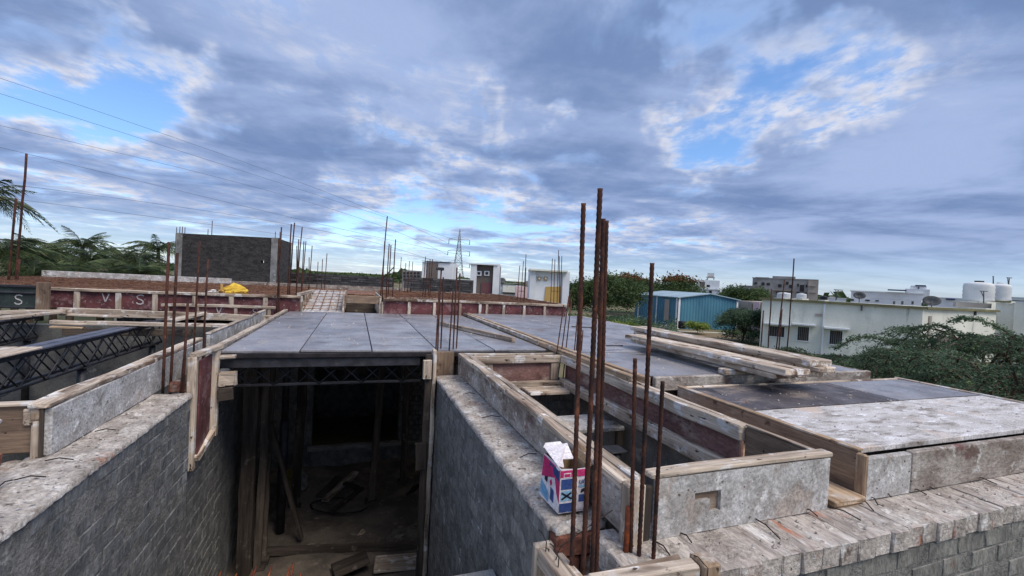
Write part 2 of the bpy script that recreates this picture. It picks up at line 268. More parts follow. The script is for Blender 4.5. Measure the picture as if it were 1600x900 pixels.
def plank_data(L, W, H, ch=None, jit=.0015, bow=0.0):
    """Long axis X from 0 to L, centred in Y and Z; chamfered, slightly uneven timber-like bar."""
    if ch is None: ch = min(.006, W * .2, H * .2)
    n = max(1, min(10, int(L / max(.25, W))))
    w, h = W / 2, H / 2
    prof = [(-w + ch, -h), (w - ch, -h), (w, -h + ch), (w, h - ch), (w - ch, h), (-w + ch, h), (-w, h - ch), (-w, -h + ch)]
    V = []; F = []
    xs = [0, ch] + [L * i / n for i in range(1, n)] + [L - ch, L]
    for i, x in enumerate(xs):
        s = 1.0 if 0 < i < len(xs) - 1 else max(.3, 1 - 2 * ch / max(.001, min(W, H)))
        bz = bow * math.sin(math.pi * x / L); jx = rnd.uniform(-jit, jit); jy = rnd.uniform(-jit, jit)
        for (a, b) in prof:
            if 0 < i < len(xs) - 1: V.append((x, a + jx + rnd.uniform(-jit, jit) * .6, b + jy + bz + rnd.uniform(-jit, jit) * .6))
            else:
                aa = a - math.copysign(min(ch, abs(a)), a) if abs(a) > w - ch * 1.01 else a
                bb = b - math.copysign(min(ch, abs(b)), b) if abs(b) > h - ch * 1.01 else b
                V.append((x + rnd.uniform(-jit, jit), aa, bb + bz))
    for i in range(len(xs) - 1):
        for k in range(8):
            a = i * 8 + k; b = i * 8 + (k + 1) % 8
            F.append((a, b, b + 8, a + 8))
    F.append(tuple(reversed(range(8)))); F.append(tuple(range((len(xs) - 1) * 8, len(xs) * 8)))
    return V, F
def frame_from(p0, p1, up):
    x = (p1 - p0).normalized(); up = Vector(up)
    if abs(x.dot(up)) > .98: up = Vector((0, 1, 0))
    y = up.cross(x).normalized(); z = x.cross(y)
    m = Matrix((x, y, z)).transposed().to_4x4(); m.translation = p0; return m
def bar(name, p0, p1, w, h, material, parent=None, up=(0, 0, 1), jit=.0015, ch=None, bow=0.0):
    p0 = Vector(p0); p1 = Vector(p1)
    Vv, F = plank_data((p1 - p0).length, w, h, ch, jit, bow)
    return obj(name, Vv, F, material, parent, frame_from(p0, p1, up))
def abox(name, x0, x1, y0, y1, z0, z1, material, parent=None, jit=.0015, ch=None, tilt=0.0):
    """Axis-aligned piece with its grain along its longest side."""
    d = [(abs(x1 - x0), 0), (abs(y1 - y0), 1), (abs(z1 - z0), 2)]; d.sort(reverse=True)
    ax = [Vector((1, 0, 0)), Vector((0, 1, 0)), Vector((0, 0, 1))]
    c = Vector(((x0 + x1) / 2, (y0 + y1) / 2, (z0 + z1) / 2))
    X = ax[d[0][1]]; Y = ax[d[1][1]]; Z = X.cross(Y)
    m = Matrix((X, Y, Z)).transposed().to_4x4(); m.translation = c - X * (d[0][0] / 2)
    if tilt: m = m @ Euler((rnd.uniform(-tilt, tilt), rnd.uniform(-tilt, tilt) * .5, rnd.uniform(-tilt, tilt) * .3)).to_matrix().to_4x4()
    Vv, F = plank_data(d[0][0], d[1][0], d[2][0], ch, jit, rnd.uniform(-1, 1) * .003 * d[0][0] if jit >= .003 else 0)
    return obj(name, Vv, F, material, parent, m)
def tube_data(pts, r, seg=6, ribs=None):
    V = []; F = []; n = len(pts)
    for i, p in enumerate(pts):
        p = Vector(p); t = (Vector(pts[min(i + 1, n - 1)]) - Vector(pts[max(i - 1, 0)])).normalized()
        a = t.orthogonal() if abs(t.z) < .9 else Vector((1, 0, 0)).cross(t)
        a = a.normalized(); b = t.cross(a)
        rr = r[i] if isinstance(r, (list, tuple)) else r
        for k in range(seg):
            q = 2 * math.pi * k / seg; V.append(p + a * math.cos(q) * rr + b * math.sin(q) * rr)
    for i in range(n - 1):
        for k in range(seg):
            F.append((i * seg + k, i * seg + (k + 1) % seg, (i + 1) * seg + (k + 1) % seg, (i + 1) * seg + k))
    F.append(tuple(reversed(range(seg)))); F.append(tuple(range((n - 1) * seg, n * seg)))
    return V, F
def tube(name, pts, r, material, parent=None, seg=6, smooth=True):
    o = Vector(pts[0]); Vv, F = tube_data([Vector(p) - o for p in pts], r, seg)
    return obj(name, Vv, F, material, parent, Matrix.Translation(o), smooth)
def rebar(name, base, top, r, material, parent, ribbed=False):
    base = Vector(base); top = Vector(top); L = (top - base).length
    if not ribbed:
        n = max(2, int(L / .4)); off = Vector((rnd.uniform(-1, 1), rnd.uniform(-1, 1), 0)) * .008
        pts = [base.lerp(top, i / n) + off * math.sin(3 * i) for i in range(n + 1)]
        return tube(name, pts, r, material, parent, 6)
    pts = []; rr = []; s = .011; k = int(L / s)
    for i in range(k + 1):
        pts.append(base.lerp(top, i / k) + Vector((math.sin(i * .03), math.cos(i * .023), 0)) * .0015); rr.append(r * (1.10 if i % 2 else .93))
    return tube(name, pts, rr, material, parent, 8)
def cbox_mesh(name, sx, sy, sz, ch, jit, material):
    V, F = plank_data(sx, sy, sz, ch, jit); return mesh(name, [(x - sx / 2, y, z) for x, y, z in V], F, material)
def rmat(loc, a=0.0, rz=0.0):
    return Matrix.Translation(loc) @ Euler((rnd.uniform(-a, a), rnd.uniform(-a, a), rz + rnd.uniform(-a, a))).to_matrix().to_4x4()
def project(p):
    q = R3.transposed() @ (Vector(p) - ORG)
    if q.z > -.05: return None
    return 800 + 685 * q.x / -q.z, 450 - 685 * q.y / -q.z
def in_view(p, m=40):
    q = project(p); return q is not None and -m < q[0] < 1600 + m and -m < q[1] < 900 + m
def slab_grid(name, x0, x1, y0, y1, ztop, zbot, material, parent, step=.03, amp=.008, seed=0, edge=.010):
    """A lumpy mortar bed: gridded top with ragged sides."""
    r = np.random.RandomState(seed); nx = max(2, int((x1 - x0) / step)); ny = max(2, int((y1 - y0) / step))
    h = r.rand(nx + 1, ny + 1)
    for _ in range(1): h = (h + np.roll(h, 1, 0) + np.roll(h, 1, 1) + np.roll(h, -1, 0) + np.roll(h, -1, 1)) / 5
    big = r.rand(nx // 6 + 3, ny // 6 + 3)
    V = []; idx = {}
    for i in range(nx + 1):
        for j in range(ny + 1):
            gi, gj = i / 6, j / 6; a, b = int(gi), int(gj); fa, fb = gi - a, gj - b
            bv = big[a, b] * (1 - fa) * (1 - fb) + big[a + 1, b] * fa * (1 - fb) + big[a, b + 1] * (1 - fa) * fb + big[a + 1, b + 1] * fa * fb
            x = x0 + (x1 - x0) * i / nx; y = y0 + (y1 - y0) * j / ny
            if i in (0, nx): x += (r.rand() - .5) * edge
            if j in (0, ny): y += (r.rand() - .5) * edge
            idx[i, j] = len(V); V.append((x, y, ztop + (h[i, j] - .5) * amp * 2 + (bv - .5) * amp * 2 - (.006 if i in (0, nx) or j in (0, ny) else 0)))
    F = [(idx[i, j], idx[i + 1, j], idx[i + 1, j + 1], idx[i, j + 1]) for i in range(nx) for j in range(ny)]
    ring = [(i, 0) for i in range(nx + 1)] + [(nx, j) for j in range(1, ny + 1)] + [(i, ny) for i in range(nx - 1, -1, -1)] + [(0, j) for j in range(ny - 1, 0, -1)]
    low = []
    for k in ring:
        p = V[idx[k]]; low.append(len(V)); V.append((p[0], p[1], zbot))
    n = len(ring)
    for q in range(n): F.append((idx[ring[q]], low[q], low[(q + 1) % n], idx[ring[(q + 1) % n]]))
    return obj(name, V, F, material, parent, None, True)

BR_L, BR_H, BR_D = .228, .089, .10
BRICKS = {}
def brick_mesh(material, sx=BR_L, sy=BR_D, sz=BR_H, key='s'):
    k = (material, key)
    if k not in BRICKS: BRICKS[k] = [cbox_mesh('brick', sx * rnd.uniform(.98, 1.0), sy, sz * rnd.uniform(.97, 1.02), .0045, .004, material) for _ in range(6)]
    return rnd.choice(BRICKS[k])
def brick_face(root, along, face, a0, a1, z0, z1, sign, material, limit=330):
    """Courses of single bricks on a wall face. along: 'x' or 'y'; face: the other coordinate; sign: which way it faces."""
    n = int((z1 - z0) / .1); rest_v = []; rest_f = []; count = 0
    for c in range(n):
        z = z1 - .05 - c * .1; a = a0 - (.12 if c % 2 else 0)
        while a < a1 - .03:
            s, e = max(a, a0), min(a + BR_L, a1); L = e - s
            if L > .05:
                mid = (s + e) / 2; f = face - sign * (BR_D / 2 + rnd.uniform(-.001, .005))
                loc = (mid, f, z) if along == 'x' else (f, mid, z)
                if count < limit and in_view(loc):
                    o = bpy.data.objects.new('brick', brick_mesh(material)); count += 1
                    m = rmat(loc, .006, 0 if along == 'x' else math.pi / 2) @ Matrix.Diagonal((L / BR_L, 1, 1, 1)); put(o, m, root)
                else:
                    V, F = plank_data(L, BR_D, BR_H, .006, 0); b = len(rest_v)
                    for x, y, zz in V:
                        q = (mid - L / 2 + x, f + y, z + zz) if along == 'x' else (f - y, mid - L / 2 + x, z + zz)
                        rest_v.append(q)
                    rest_f += [tuple(i + b for i in ff) for ff in F]
            a += BR_L + .012
    if rest_v: tag(obj('brick_courses', rest_v, rest_f, material, root), kind='stuff')

# ------------------------------------------------------------------ setting: ground
ZD, ZW, ZB = 3.0, 2.74, 3.3          # deck, wall-head and raised slab heights
gv = [(-4000, -600, -.02), (4000, -600, -.02), (4000, 6000, -.02), (-4000, 6000, -.02)]
tag(obj('ground', gv, [(0, 1, 2, 3)], 'ground'), kind='structure')
V = []; F = []
nx, ny = 40, 60
r = np.random.RandomState(4)
for j in range(ny + 1):
    for i in range(nx + 1):
        V.append((-5.6 + 9.0 * i / nx, 1.6 + 8.6 * j / ny, .02 + .035 * r.rand() + .03 * math.sin(i * .7) * math.sin(j * .5)))
F = [(j * (nx + 1) + i, j * (nx + 1) + i + 1, (j + 1) * (nx + 1) + i + 1, (j + 1) * (nx + 1) + i) for j in range(ny) for i in range(nx)]
tag(obj('floor', V, F, 'dirt_floor', None, None, True), kind='structure')

# ------------------------------------------------------------------ brick walls of the house being built
# right wall of the open room
YE = at_z(905, 827, ZW - .03).y      # where the right wall breaks off
w = thing('brick_wall', (.98, 3.1, 0), 'grey slurried brick wall on the right side of the open dark room', 'brick wall')
abox('wall_core', .8635, 1.165, YE + .06, 4.70, 0, ZW - .03, 'joint_grey', w, .0, .002)
brick_face(w, 'y', .86, YE + .05, 4.70, .14, ZW - .02 + .02 - .02, -1, 'brick_grey')
slab_grid('mortar_bed', .850, 1.17, YE + .03, 4.72, ZW, ZW - .035, 'mortar_top', w, .028, .007, 3)
for k in range(9):           # raw red brick end
    z = ZW - .030 - .05 - k * .112
    for (xa, xb) in (((.868, .99), (1.0, 1.10)) if k % 2 else ((.868, 1.10),)):
        abox('brick', xa, xb, YE - .03 + rnd.uniform(-.012, .012), YE + .07, z - .048, z + .048, 'brick_red', w, .005, .010)
slab_grid('mortar_cap', .864, 1.105, YE - .022, YE + .06, ZW - .002, ZW - .030, 'mortar_top', w, .018, .009, 5)
# left wall of the open room
w = thing('brick_wall', (-1.35, 2.6, 0), 'grey brick wall on the left side of the dark room, streaked white lower down', 'brick wall')
abox('wall_core', -1.60, -1.2335, .9, 4.25, 0, ZW - .03, 'joint_grey', w, 0, .002)
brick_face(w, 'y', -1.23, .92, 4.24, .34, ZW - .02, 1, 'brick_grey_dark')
slab_grid('mortar_bed', -1.60, -1.222, .9, 4.25, ZW, ZW - .035, 'mortar_top', w, .028, .010, 8)
# front wall on the right
w = thing('brick_wall', (3.2, 1.4, 0), 'front brick wall with header bricks along its top at lower right', 'brick wall')
abox('wall_core', 1.02, 6.2, 1.2885, 1.62, 0, ZW - .104, 'joint_grey', w, 0, .002)
brick_face(w, 'x', 1.285, 1.0, 6.2, .3, ZW - .105, -1, 'brick_grey')
x = 1.0
hb = [cbox_mesh('brick', .355, .1135, .1, .0045, .004, 'header_brick') for _ in range(7)]
while x < 6.15:
    o = bpy.data.objects.new('brick', rnd.choice(hb))
    put(o, rmat((x + .055, 1.450 + rnd.uniform(-.007, .006), ZW - .050 + rnd.uniform(-.004, .003)), .008, math.pi / 2), w)
    x += .1145
slab_grid('mortar_fill', 1.0, 6.2, 1.286, 1.62, ZW - .002, ZW - .10, 'mortar_top', w, .022, .009, 12)
# inner walls below the decks
w = thing('room_wall', (.5, 9.2, 0), 'dim brick back wall of the dark room with a window opening', 'wall')
for (xa, xb, za, zb) in ((-3.2, -1.55, 0, 2.7), (-1.55, -.66, 0, 2.6), (-.66, .95, 0, .36), (.95, 1.62, 0, 2.6), (1.62, 2.5, 0, 2.6), (-.66, .95, 2.25, 2.6)):
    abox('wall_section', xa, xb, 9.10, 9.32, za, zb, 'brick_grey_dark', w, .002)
abox('sill', -.72, 1.5, 9.0, 9.14, .36, .43, 'concrete', w)
bs = []
for c in range(20):
    for k in range(5):
        xx = 1.0 + k * .13 + (.06 if c % 2 else 0)
        if xx < 1.55:
            o = bpy.data.objects.new('brick', brick_mesh('brick_grey_dark')); put(o, rmat((xx + .03, 9.09, .5 + c * .1), .01) @ Matrix.Diagonal((.5, 1, 1, 1)), w)
w = thing('room_wall', (-1.38, 6.8, 0), 'shadowed wall running back under the deck left edge', 'wall')
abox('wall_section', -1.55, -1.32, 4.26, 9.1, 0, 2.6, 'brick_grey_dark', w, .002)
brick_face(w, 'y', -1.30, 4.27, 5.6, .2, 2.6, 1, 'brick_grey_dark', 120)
w = thing('room_wall', (2.5, 6, 0), 'plastered wall under the right hand decks', 'wall')
abox('wall_section', 2.44, 2.62, 1.62, 9.3, 0, 2.55, 'concrete', w)
abox('wall_section', 2.64, 5.3, 3.2, 3.4, 0, 2.9, 'concrete', w)
abox('wall_section', 5.1, 5.28, 1.62, 9.3, 0, 2.9, 'concrete', w)
w = thing('room_wall', (1.7, 4.5, 0), 'rough block wall seen inside the square duct opening', 'wall')
abox('wall_section', 1.17, 2.44, 4.52, 4.70, 0, 2.66, 'concrete', w)
brick_face(w, 'x', 4.50, 1.18, 2.42, 1.2, 2.66, -1, 'brick_grey_dark', 90)
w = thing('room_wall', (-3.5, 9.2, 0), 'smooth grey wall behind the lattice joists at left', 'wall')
abox('wall_section', -8.2, -3.2, 9.0, 9.2, 0, 2.72, 'raw_cement_shaded', w)
abox('wall_section', -8.4, -8.2, 3.0, 9.2, 0, 2.72, 'raw_cement_shaded', w)
abox('wall_section', -3.18, -1.62, 9.0, 9.2, 0, 2.72, 'raw_cement_shaded', w)
abox('wall_section', -8.2, -1.62, 3.25, 3.45, 0, 2.70, 'raw_cement_shaded', w)
tag(abox('landing_slab', -1.22, .85, -2.5, 2.45, 1.95, 2.08, 'concrete', None), 'concrete stair landing slab below the photographer', 'slab', None, 'thing')

# ------------------------------------------------------------------ slab decks
def deck(name, label, xs, ys, z, materials, edge=None, t=.022, skip=()):
    root = thing(name, ((xs[0] + xs[-1]) / 2, (ys[0] + ys[-1]) / 2, z - .1), label, 'formwork deck')
    for i in range(len(xs) - 1):
        for j in range(len(ys) - 1):
            if (i, j) in skip: continue
            m = materials(i, j)
            dz = rnd.uniform(-.003, .003)
            abox('plate', xs[i] + .006, xs[i + 1] - .006, ys[j] + .014, ys[j + 1] - .014, z - t + dz, z + dz, m, root, .0004, .003, .0022)
    return root
xs = [-1.17, -.49, .195, .88, 1.54, 2.20]; ys = [4.78, 5.70, 6.62, 7.54, 8.46, 9.32]
d1 = deck('slab_deck', 'bluish plate deck spanning the dark room in the middle', xs, ys, ZD, lambda i, j: 'deck_plate')
for xx in xs[1:-1]: abox('bearer', xx - .02, xx + .02, 4.80, 9.3, ZD - .10, ZD - .028, 'black_steel', d1)
abox('edge_angle', -1.18, 2.18, 4.765, 4.785, ZD - .07, ZD - .024, 'plate_edge', d1)
abox('edge_angle', -1.18, .70, 4.79, 4.85, ZD - .17, ZD - .08, 'black_steel', d1)
xs2 = [2.345, 3.25, 4.15, 5.05]; ys2 = [3.08, 4.3, 5.5, 6.7, 7.9, 9.25]
d2 = deck('slab_deck', 'dark plate deck carrying the stack of planks', xs2, ys2, ZD + .05, lambda i, j: 'deck_plate')
abox('edge_board', 2.30, 2.345, 3.02, 9.25, ZD - .12, ZD + .062, 'timber_warm', d2)
abox('edge_board', 2.40, 5.10, 3.02, 3.07, ZD - .06, ZD + .058, 'coated_ply_brown', d2)
abox('edge_board', 5.055, 5.095, 3.08, 9.25, ZD - .08, ZD + .052, 'timber', d2)
abox('edge_strip', 2.36, 3.6, 3.075, 3.085, ZD + .03, ZD + .056, 'plate_edge', d2)
xs3 = [2.585, 4.20, 5.30]
d3 = deck('slab_deck', 'near right deck half dark plates and half cement-whitened plates', xs3, [1.55, 2.26, 2.88], ZD, lambda i, j: 'pale_plate' if j == 0 else ('deck_plate_old' if i == 0 else 'deck_plate'), t=.03)
abox('side_board', 2.545, 2.58, 1.545, 2.93, ZW + .0, ZD - .004, 'brown_ply', d3, .001)
abox('edge_strip', 2.540, 2.583, 1.54, 2.93, ZD - .004, ZD + .008, 'timber_warm', d3, .001)
abox('front_board', 2.565, 2.93, 1.505, 1.545, ZW + .002, ZD - .034, 'coated_ply', d3, .0015)
abox('front_board', 2.936, 4.62, 1.508, 1.546, ZW + .002, ZD - .030, 'coated_ply_brown', d3, .0015)
abox('front_board', 4.626, 5.6, 1.505, 1.545, ZW + .002, ZD - .032, 'coated_ply', d3, .0015)
abox('corner_post', 2.535, 2.563, 1.50, 1.55, ZW + .003, ZD - .012, 'timber_warm', d3)
abox('edge_board', 5.305, 5.34, 1.55, 2.93, ZD - .1, ZD + .012, 'timber', d3)
abox('edge_board', 2.6, 5.30, 2.885, 2.915, ZD - .06, ZD + .006, 'timber', d3)

# ------------------------------------------------------------------ beam side forms
def form(name, label, loc): return thing(name, loc, label, 'formwork')
# left beam side, cement coated
f = form('beam_form', 'long cement-whitened beam side form on the left wall', (-1.5, 5, ZW))
abox('face_board', -1.515, -1.48, 2.98, 5.45, ZW + .004, ZD + .0, 'coated_ply', f, .002)
abox('top_batten', -1.575, -1.482, 2.96, 5.46, ZD + .002, ZD + .034, 'timber', f, .004)
abox('back_batten', -1.60, -1.53, 2.98, 5.45, ZD - .09, ZD - .002, 'timber', f, .003)
abox('face_board', -1.47, -1.435, 5.47, 9.0, ZW + .02, ZD + .055, 'coated_ply', f, .002)
abox('top_batten', -1.48, -1.43, 5.47, 9.0, ZD + .056, ZD + .078, 'timber', f, .003)
f = form('beam_form', 'pale deck edge board along the left rim of the middle deck', (-1.2, 7, ZW))
abox('face_board', -1.225, -1.19, 4.9, 9.3, ZW + .05, ZD + .004, 'coated_ply_brown', f, .002)
abox('top_batten', -1.25, -1.185, 4.62, 9.3, ZD + .006, ZD + .04, 'timber', f, .004)
# brown end board with studs at far left
f = form('beam_form', 'brown plywood beam form with studs at the left edge', (-2.0, 3.0, ZW))
YL = 3.0
def lx(px): return at_y(px, 660, YL).x
abox('face_board', lx(-70), lx(51), YL - .0, YL + .03, ZW + .02, ZD + .012, 'brown_ply', f, .0015)
abox('top_batten', lx(-70), lx(66), YL - .02, YL + .035, ZD + .014, ZD + .030, 'timber', f)
abox('stud', lx(53), lx(67), YL - .03, YL + .02, ZW - .04, ZD - .065, 'timber', f, .003)
abox('stud', lx(52.5), lx(67), YL - .03, YL + .02, ZD - .060, ZD + .012, 'timber_warm', f, .002)
abox('stud', lx(67.6), lx(74), YL - .035, YL + .02, ZW - .05, ZD + .010, 'timber_dark', f, .002)
f = thing('form_post', (-1.78, 2.5, 2.5), 'whitewashed timber post at the extreme left edge', 'post')
pl = at_y(8, 700, 2.5).x - .05
abox('board', pl - .12, pl, 2.50, 2.545, 2.50, at_y(4, 668, 2.5).z, 'coated_ply', f, .003)
abox('cap', pl - .13, pl + .005, 2.48, 2.56, at_y(4, 668, 2.5).z + .001, at_y(4, 660, 2.5).z, 'timber', f, .003)
# rubble shoulder there
slab = tag(slab_grid('mortar_heap', -1.95, -1.58, 2.30, 2.96, ZW + .012, ZW - .14, 'mortar_top', None, .03, .018, 21, .02), 'crumbly mortar shoulder with brick at the left edge', 'mortar heap')
for k in range(2): abox('brick', -1.76, -1.63, 2.52 + k * .21, 2.71 + k * .21, ZW + .0, ZW + .065, 'brick_red', slab, .005, .012, .03)

# L-shaped duct: side form along the right pit wall
f = form('beam_form', 'timber-topped duct side form standing on the right wall', (1.1, 3.2, ZW))
abox('face_board', 1.108, 1.14, 1.565, 4.62, ZW + .012, ZD - .05, 'coated_ply_brown', f, .002)
abox('top_batten', 1.085, 1.150, 1.555, 3.10, ZD - .048, ZD - .012, 'timber', f, .005)
abox('top_batten', 1.078, 1.148, 3.10, 4.62, ZD - .048, ZD - .008, 'timber', f, .005)
abox('top_batten', 1.155, 1.205, 1.54, 4.40, ZD - .06, ZD - .012, 'timber', f, .005)
abox('bottom_batten', 1.145, 1.20, 1.60, 4.40, ZW - .02, ZW + .05, 'timber', f, .003)
f = form('beam_form', 'cement-whitened front duct form with an L-shaped cut-out', (1.75, 1.5, ZW))
# board with an L-shaped hole, from cells
def holed_board(name, x0, x1, y0, y1, z0, z1, hole, material, parent):
    xs_ = sorted({x0, x1, *[a for h_ in hole for a in h_[:2]]}); zs_ = sorted({z0, z1, *[a for h_ in hole for a in h_[2:]]})
    V = []; F = []; idx = {}
    def vid(x, y, z):
        k = (round(x, 4), round(y, 4), round(z, 4))
        if k not in idx: idx[k] = len(V); V.append((x, y, z))
        return idx[k]
    def solid(i, j):
        if not (0 <= i < len(xs_) - 1 and 0 <= j < len(zs_) - 1): return False
        cx, cz = (xs_[i] + xs_[i + 1]) / 2, (zs_[j] + zs_[j + 1]) / 2
        return not any(a < cx < b and c < cz < d for a, b, c, d in hole)
    for i in range(len(xs_) - 1):
        for j in range(len(zs_) - 1):
            if not solid(i, j): continue
            a, b, c, d = xs_[i], xs_[i + 1], zs_[j], zs_[j + 1]
            F.append((vid(a, y0, c), vid(b, y0, c), vid(b, y0, d), vid(a, y0, d)))
            F.append((vid(a, y1, c), vid(a, y1, d), vid(b, y1, d), vid(b, y1, c)))
            if not solid(i - 1, j): F.append((vid(a, y0, c), vid(a, y0, d), vid(a, y1, d), vid(a, y1, c)))
            if not solid(i + 1, j): F.append((vid(b, y0, c), vid(b, y1, c), vid(b, y1, d), vid(b, y0, d)))
            if not solid(i, j - 1): F.append((vid(a, y0, c), vid(a, y1, c), vid(b, y1, c), vid(b, y0, c)))
            if not solid(i, j + 1): F.append((vid(a, y0, d), vid(b, y0, d), vid(b, y1, d), vid(a, y1, d)))
    o = Vector((x0, y0, z0)); return obj(name, [Vector(p) - o for p in V], F, material, parent, Matrix.Translation(o))
h0 = at_y(1086, 773, 1.5); h1 = at_y(1127, 768, 1.5); h2 = at_y(1108, 801, 1.5)
holed_board('face_board', 1.225, 2.27, 1.500, 1.518, ZW + .004, ZD + .0,
            [(h0.x, h1.x, h0.z - .030, h0.z + .006), (h2.x, h1.x, h2.z + .004, h0.z - .030)], 'coated_ply', f)
abox('back_board', 1.24, 2.26, 1.520, 1.538, ZW + .02, ZD - .01, 'brown_ply', f)
abox('top_batten', 1.20, 2.285, 1.496, 1.556, ZD + .002, ZD + .026, 'timber', f, .003)
f = thing('form_post', (1.11, 1.52, 2.4), 'weathered timber post beside the broken brick end', 'post')
abox('board', 1.082, 1.165, 1.49, 1.55, 2.40, ZD - .012, 'timber', f, .004)
abox('board', 1.170, 1.215, 1.51, 1.55, 2.42, ZD - .03, 'timber_dark', f, .003)
# right side of the duct: battened form
f = form('beam_form', 'battened duct side form with faded maroon board below the right decks', (2.25, 3, ZW))
abox('face_board', 2.255, 2.285, 2.02, 4.40, ZW - .06, ZD - .02, 'red_ply_faded', f, .0015)
abox('top_batten', 2.195, 2.253, 1.98, 4.40, ZD - .088, ZD + .004, 'timber', f, .004)
abox('bottom_batten', 2.190, 2.253, 1.60, 4.40, ZW - .085, ZW + .015, 'timber', f, .004)
abox('top_strip', 2.258, 2.30, 2.0, 4.40, ZD - .018, ZD + .0, 'timber', f, .003)
abox('end_board', 2.235, 2.265, 1.535, 1.975, ZW + .0, ZD + .005, 'brown_ply', f, .0015)
abox('edge_strip', 2.232, 2.268, 1.53, 1.975, ZD + .006, ZD + .016, 'timber', f, .001)
tag(abox('beam_bottom_board', 2.30, 2.53, 1.48, 3.0, ZW + .012, ZW + .045, 'timber_warm', None, .003), 'sandy timber bottom board in the slot between front forms', 'board')
tag(abox('packing_block', 2.30, 2.515, 1.49, 1.56, ZW - .03, ZW + .010, 'timber_warm', None, .003), 'pale timber block closing the slot above the front wall', 'block')
# far side of the duct
f = form('beam_form', 'maroon panel form closing the far end of the duct', (1.7, 4.4, ZW))
abox('face_board', 1.21, 2.19, 4.44, 4.46, ZW - .03, ZD - .04, 'red_ply_faded', f, .001)
abox('top_batten', 1.16, 2.24, 4.40, 4.45, ZD - .085, ZD - .004, 'timber', f, .004)
abox('bottom_batten', 1.2, 2.20, 4.37, 4.44, ZW - .09, ZW - .02, 'timber', f, .004)
abox('stud', 1.32, 1.41, 4.415, 4.438, ZW - .018, ZD - .087, 'timber', f, .003)
abox('stud', 2.09, 2.185, 4.415, 4.438, ZW - .018, ZD - .087, 'timber', f, .003)
abox('top_strip', 1.10, 2.24, 4.60, 4.66, ZD - .055, ZD - .012, 'timber', f, .003)
abox('face_board', 1.10, 2.24, 4.662, 4.70, ZW, ZD - .03, 'coated_ply_brown', f, .002)
tag(abox('loose_board', 1.72, 2.18, 4.10, 4.34, ZW - .10, ZW - .065, 'timber', None, .003), 'short loose board lying across the far duct corner', 'board')
# post and board where the right wall meets the deck
f = thing('form_post', (.80, 4.72, .6), 'tall split timber post at the right corner of the dark room', 'post')
abox('board', .735, .80, 4.60, 4.66, .55, ZD - .02, 'timber_dark', f, .005)
abox('board', .802, .842, 4.585, 4.70, .25, ZD + .03, 'timber', f, .005)
abox('cleat', .70, .79, 4.56, 4.598, ZD - .27, ZD - .07, 'timber', f, .004)
abox('cleat', .665, .78, 4.55, 4.597, 1.78, 2.06, 'timber_dark', f, .010)
tag(abox('column_board', .852, 1.06, 4.735, 4.762, ZW - .02, ZD - .012, 'brown_ply', None, .0015), 'small brown board behind the rebars at the right wall head', 'board')
# left post with maroon board
f = thing('form_post', (-1.15, 4.3, 2.0), 'timber framed column form with maroon board at the left wall end', 'post')
abox('stud', -1.275, -1.205, 4.27, 4.33, 2.08, ZD + .03, 'timber', f, .004)
abox('board', -1.200, -1.185, 4.31, 4.62, 2.20, ZD - .0, 'red_ply', f, .001)
abox('stud', -1.200, -1.14, 4.63, 4.69, 2.24, ZD + .03, 'timber', f, .004)
bar('rail', (-1.235, 4.29, ZD + .045), (-1.16, 4.72, ZD + .055), .07, .04, 'timber', f, jit=.004)
bar('rail', (-1.20, 4.30, 2.17), (-1.165, 4.66, 2.29), .06, .05, 'timber', f, jit=.004)
abox('cleat', -1.13, -.99, 4.60, 4.66, ZD - .30, ZD - .17, 'timber', f, .012)
abox('cleat', -1.13, -1.01, 4.58, 4.64, ZD - .42, ZD - .305, 'timber_dark', f, .012)
abox('rail', -1.16, -1.02, 4.66, 4.74, ZD - .055, ZD - .025, 'timber', f, .003)

# column box timbers at the bottom edge
f = thing('column_box', (1.0, 1.25, 2.5), 'pale timber column box wired together at the bottom edge', 'formwork')
pa0, pa1 = at_z(843, 846, 2.83), at_z(905, 925, 2.83)
bar('side_rail', pa0 + Vector((0, 0, -.03)), pa1 + Vector((0, 0, -.03)), .05, .06, 'timber', f, jit=.003)
pb0, pb1 = at_z(868, 848, 2.83), at_z(930, 925, 2.83)
bar('side_rail', pb0 + Vector((.01, -.02, -.05)), pb1 + Vector((.01, 0, -.05)), .035, .055, 'timber', f, jit=.003)
abox('side_post', pa0.x - .03, pa0.x + .045, pa0.y - .035, pa0.y + .0, 2.45, 2.835, 'timber', f, .003)
pc0, pc1 = at_z(918, 898, 2.85), at_z(1106, 868, 2.85)
bar('front_rail', pc0 + Vector((0, -.02, -.035)), pc1 + Vector((-.07, -.02, -.035)), .055, .07, 'timber', f, jit=.003)
bar('front_rail', pc0 + Vector((-.03, .022, -.03)), pc1 + Vector((-.10, .032, -.018)), .02, .03, 'timber', f, jit=.006)
abox('end_block', pc1.x - .068, pc1.x + .005, pc1.y - .06, pc1.y + .02, 2.765, 2.858, 'timber_warm', f, .003)
for pp, dx in ((pc1 + Vector((-.069, -.02, 0)), 0), (pa0.lerp(pa1, .35), 0), (pa0.lerp(pa1, .02), 0)):
    tube('tie_wire', [(pp.x, pp.y - .05, 2.74), (pp.x, pp.y - .052, 2.862), (pp.x + .004, pp.y + .0, 2.868), (pp.x + .012, pp.y + .045, 2.85)], .0022, 'wire_dark', f, 5)
tube('tie_wire', [tuple(pa0.lerp(pa1, .45) + Vector((0, 0, .008))), tuple(pa0.lerp(pa1, .30) + Vector((.05, .02, .01))), tuple(at_y(957, 797, 1.52)), ], .0022, 'wire_dark', f, 5)

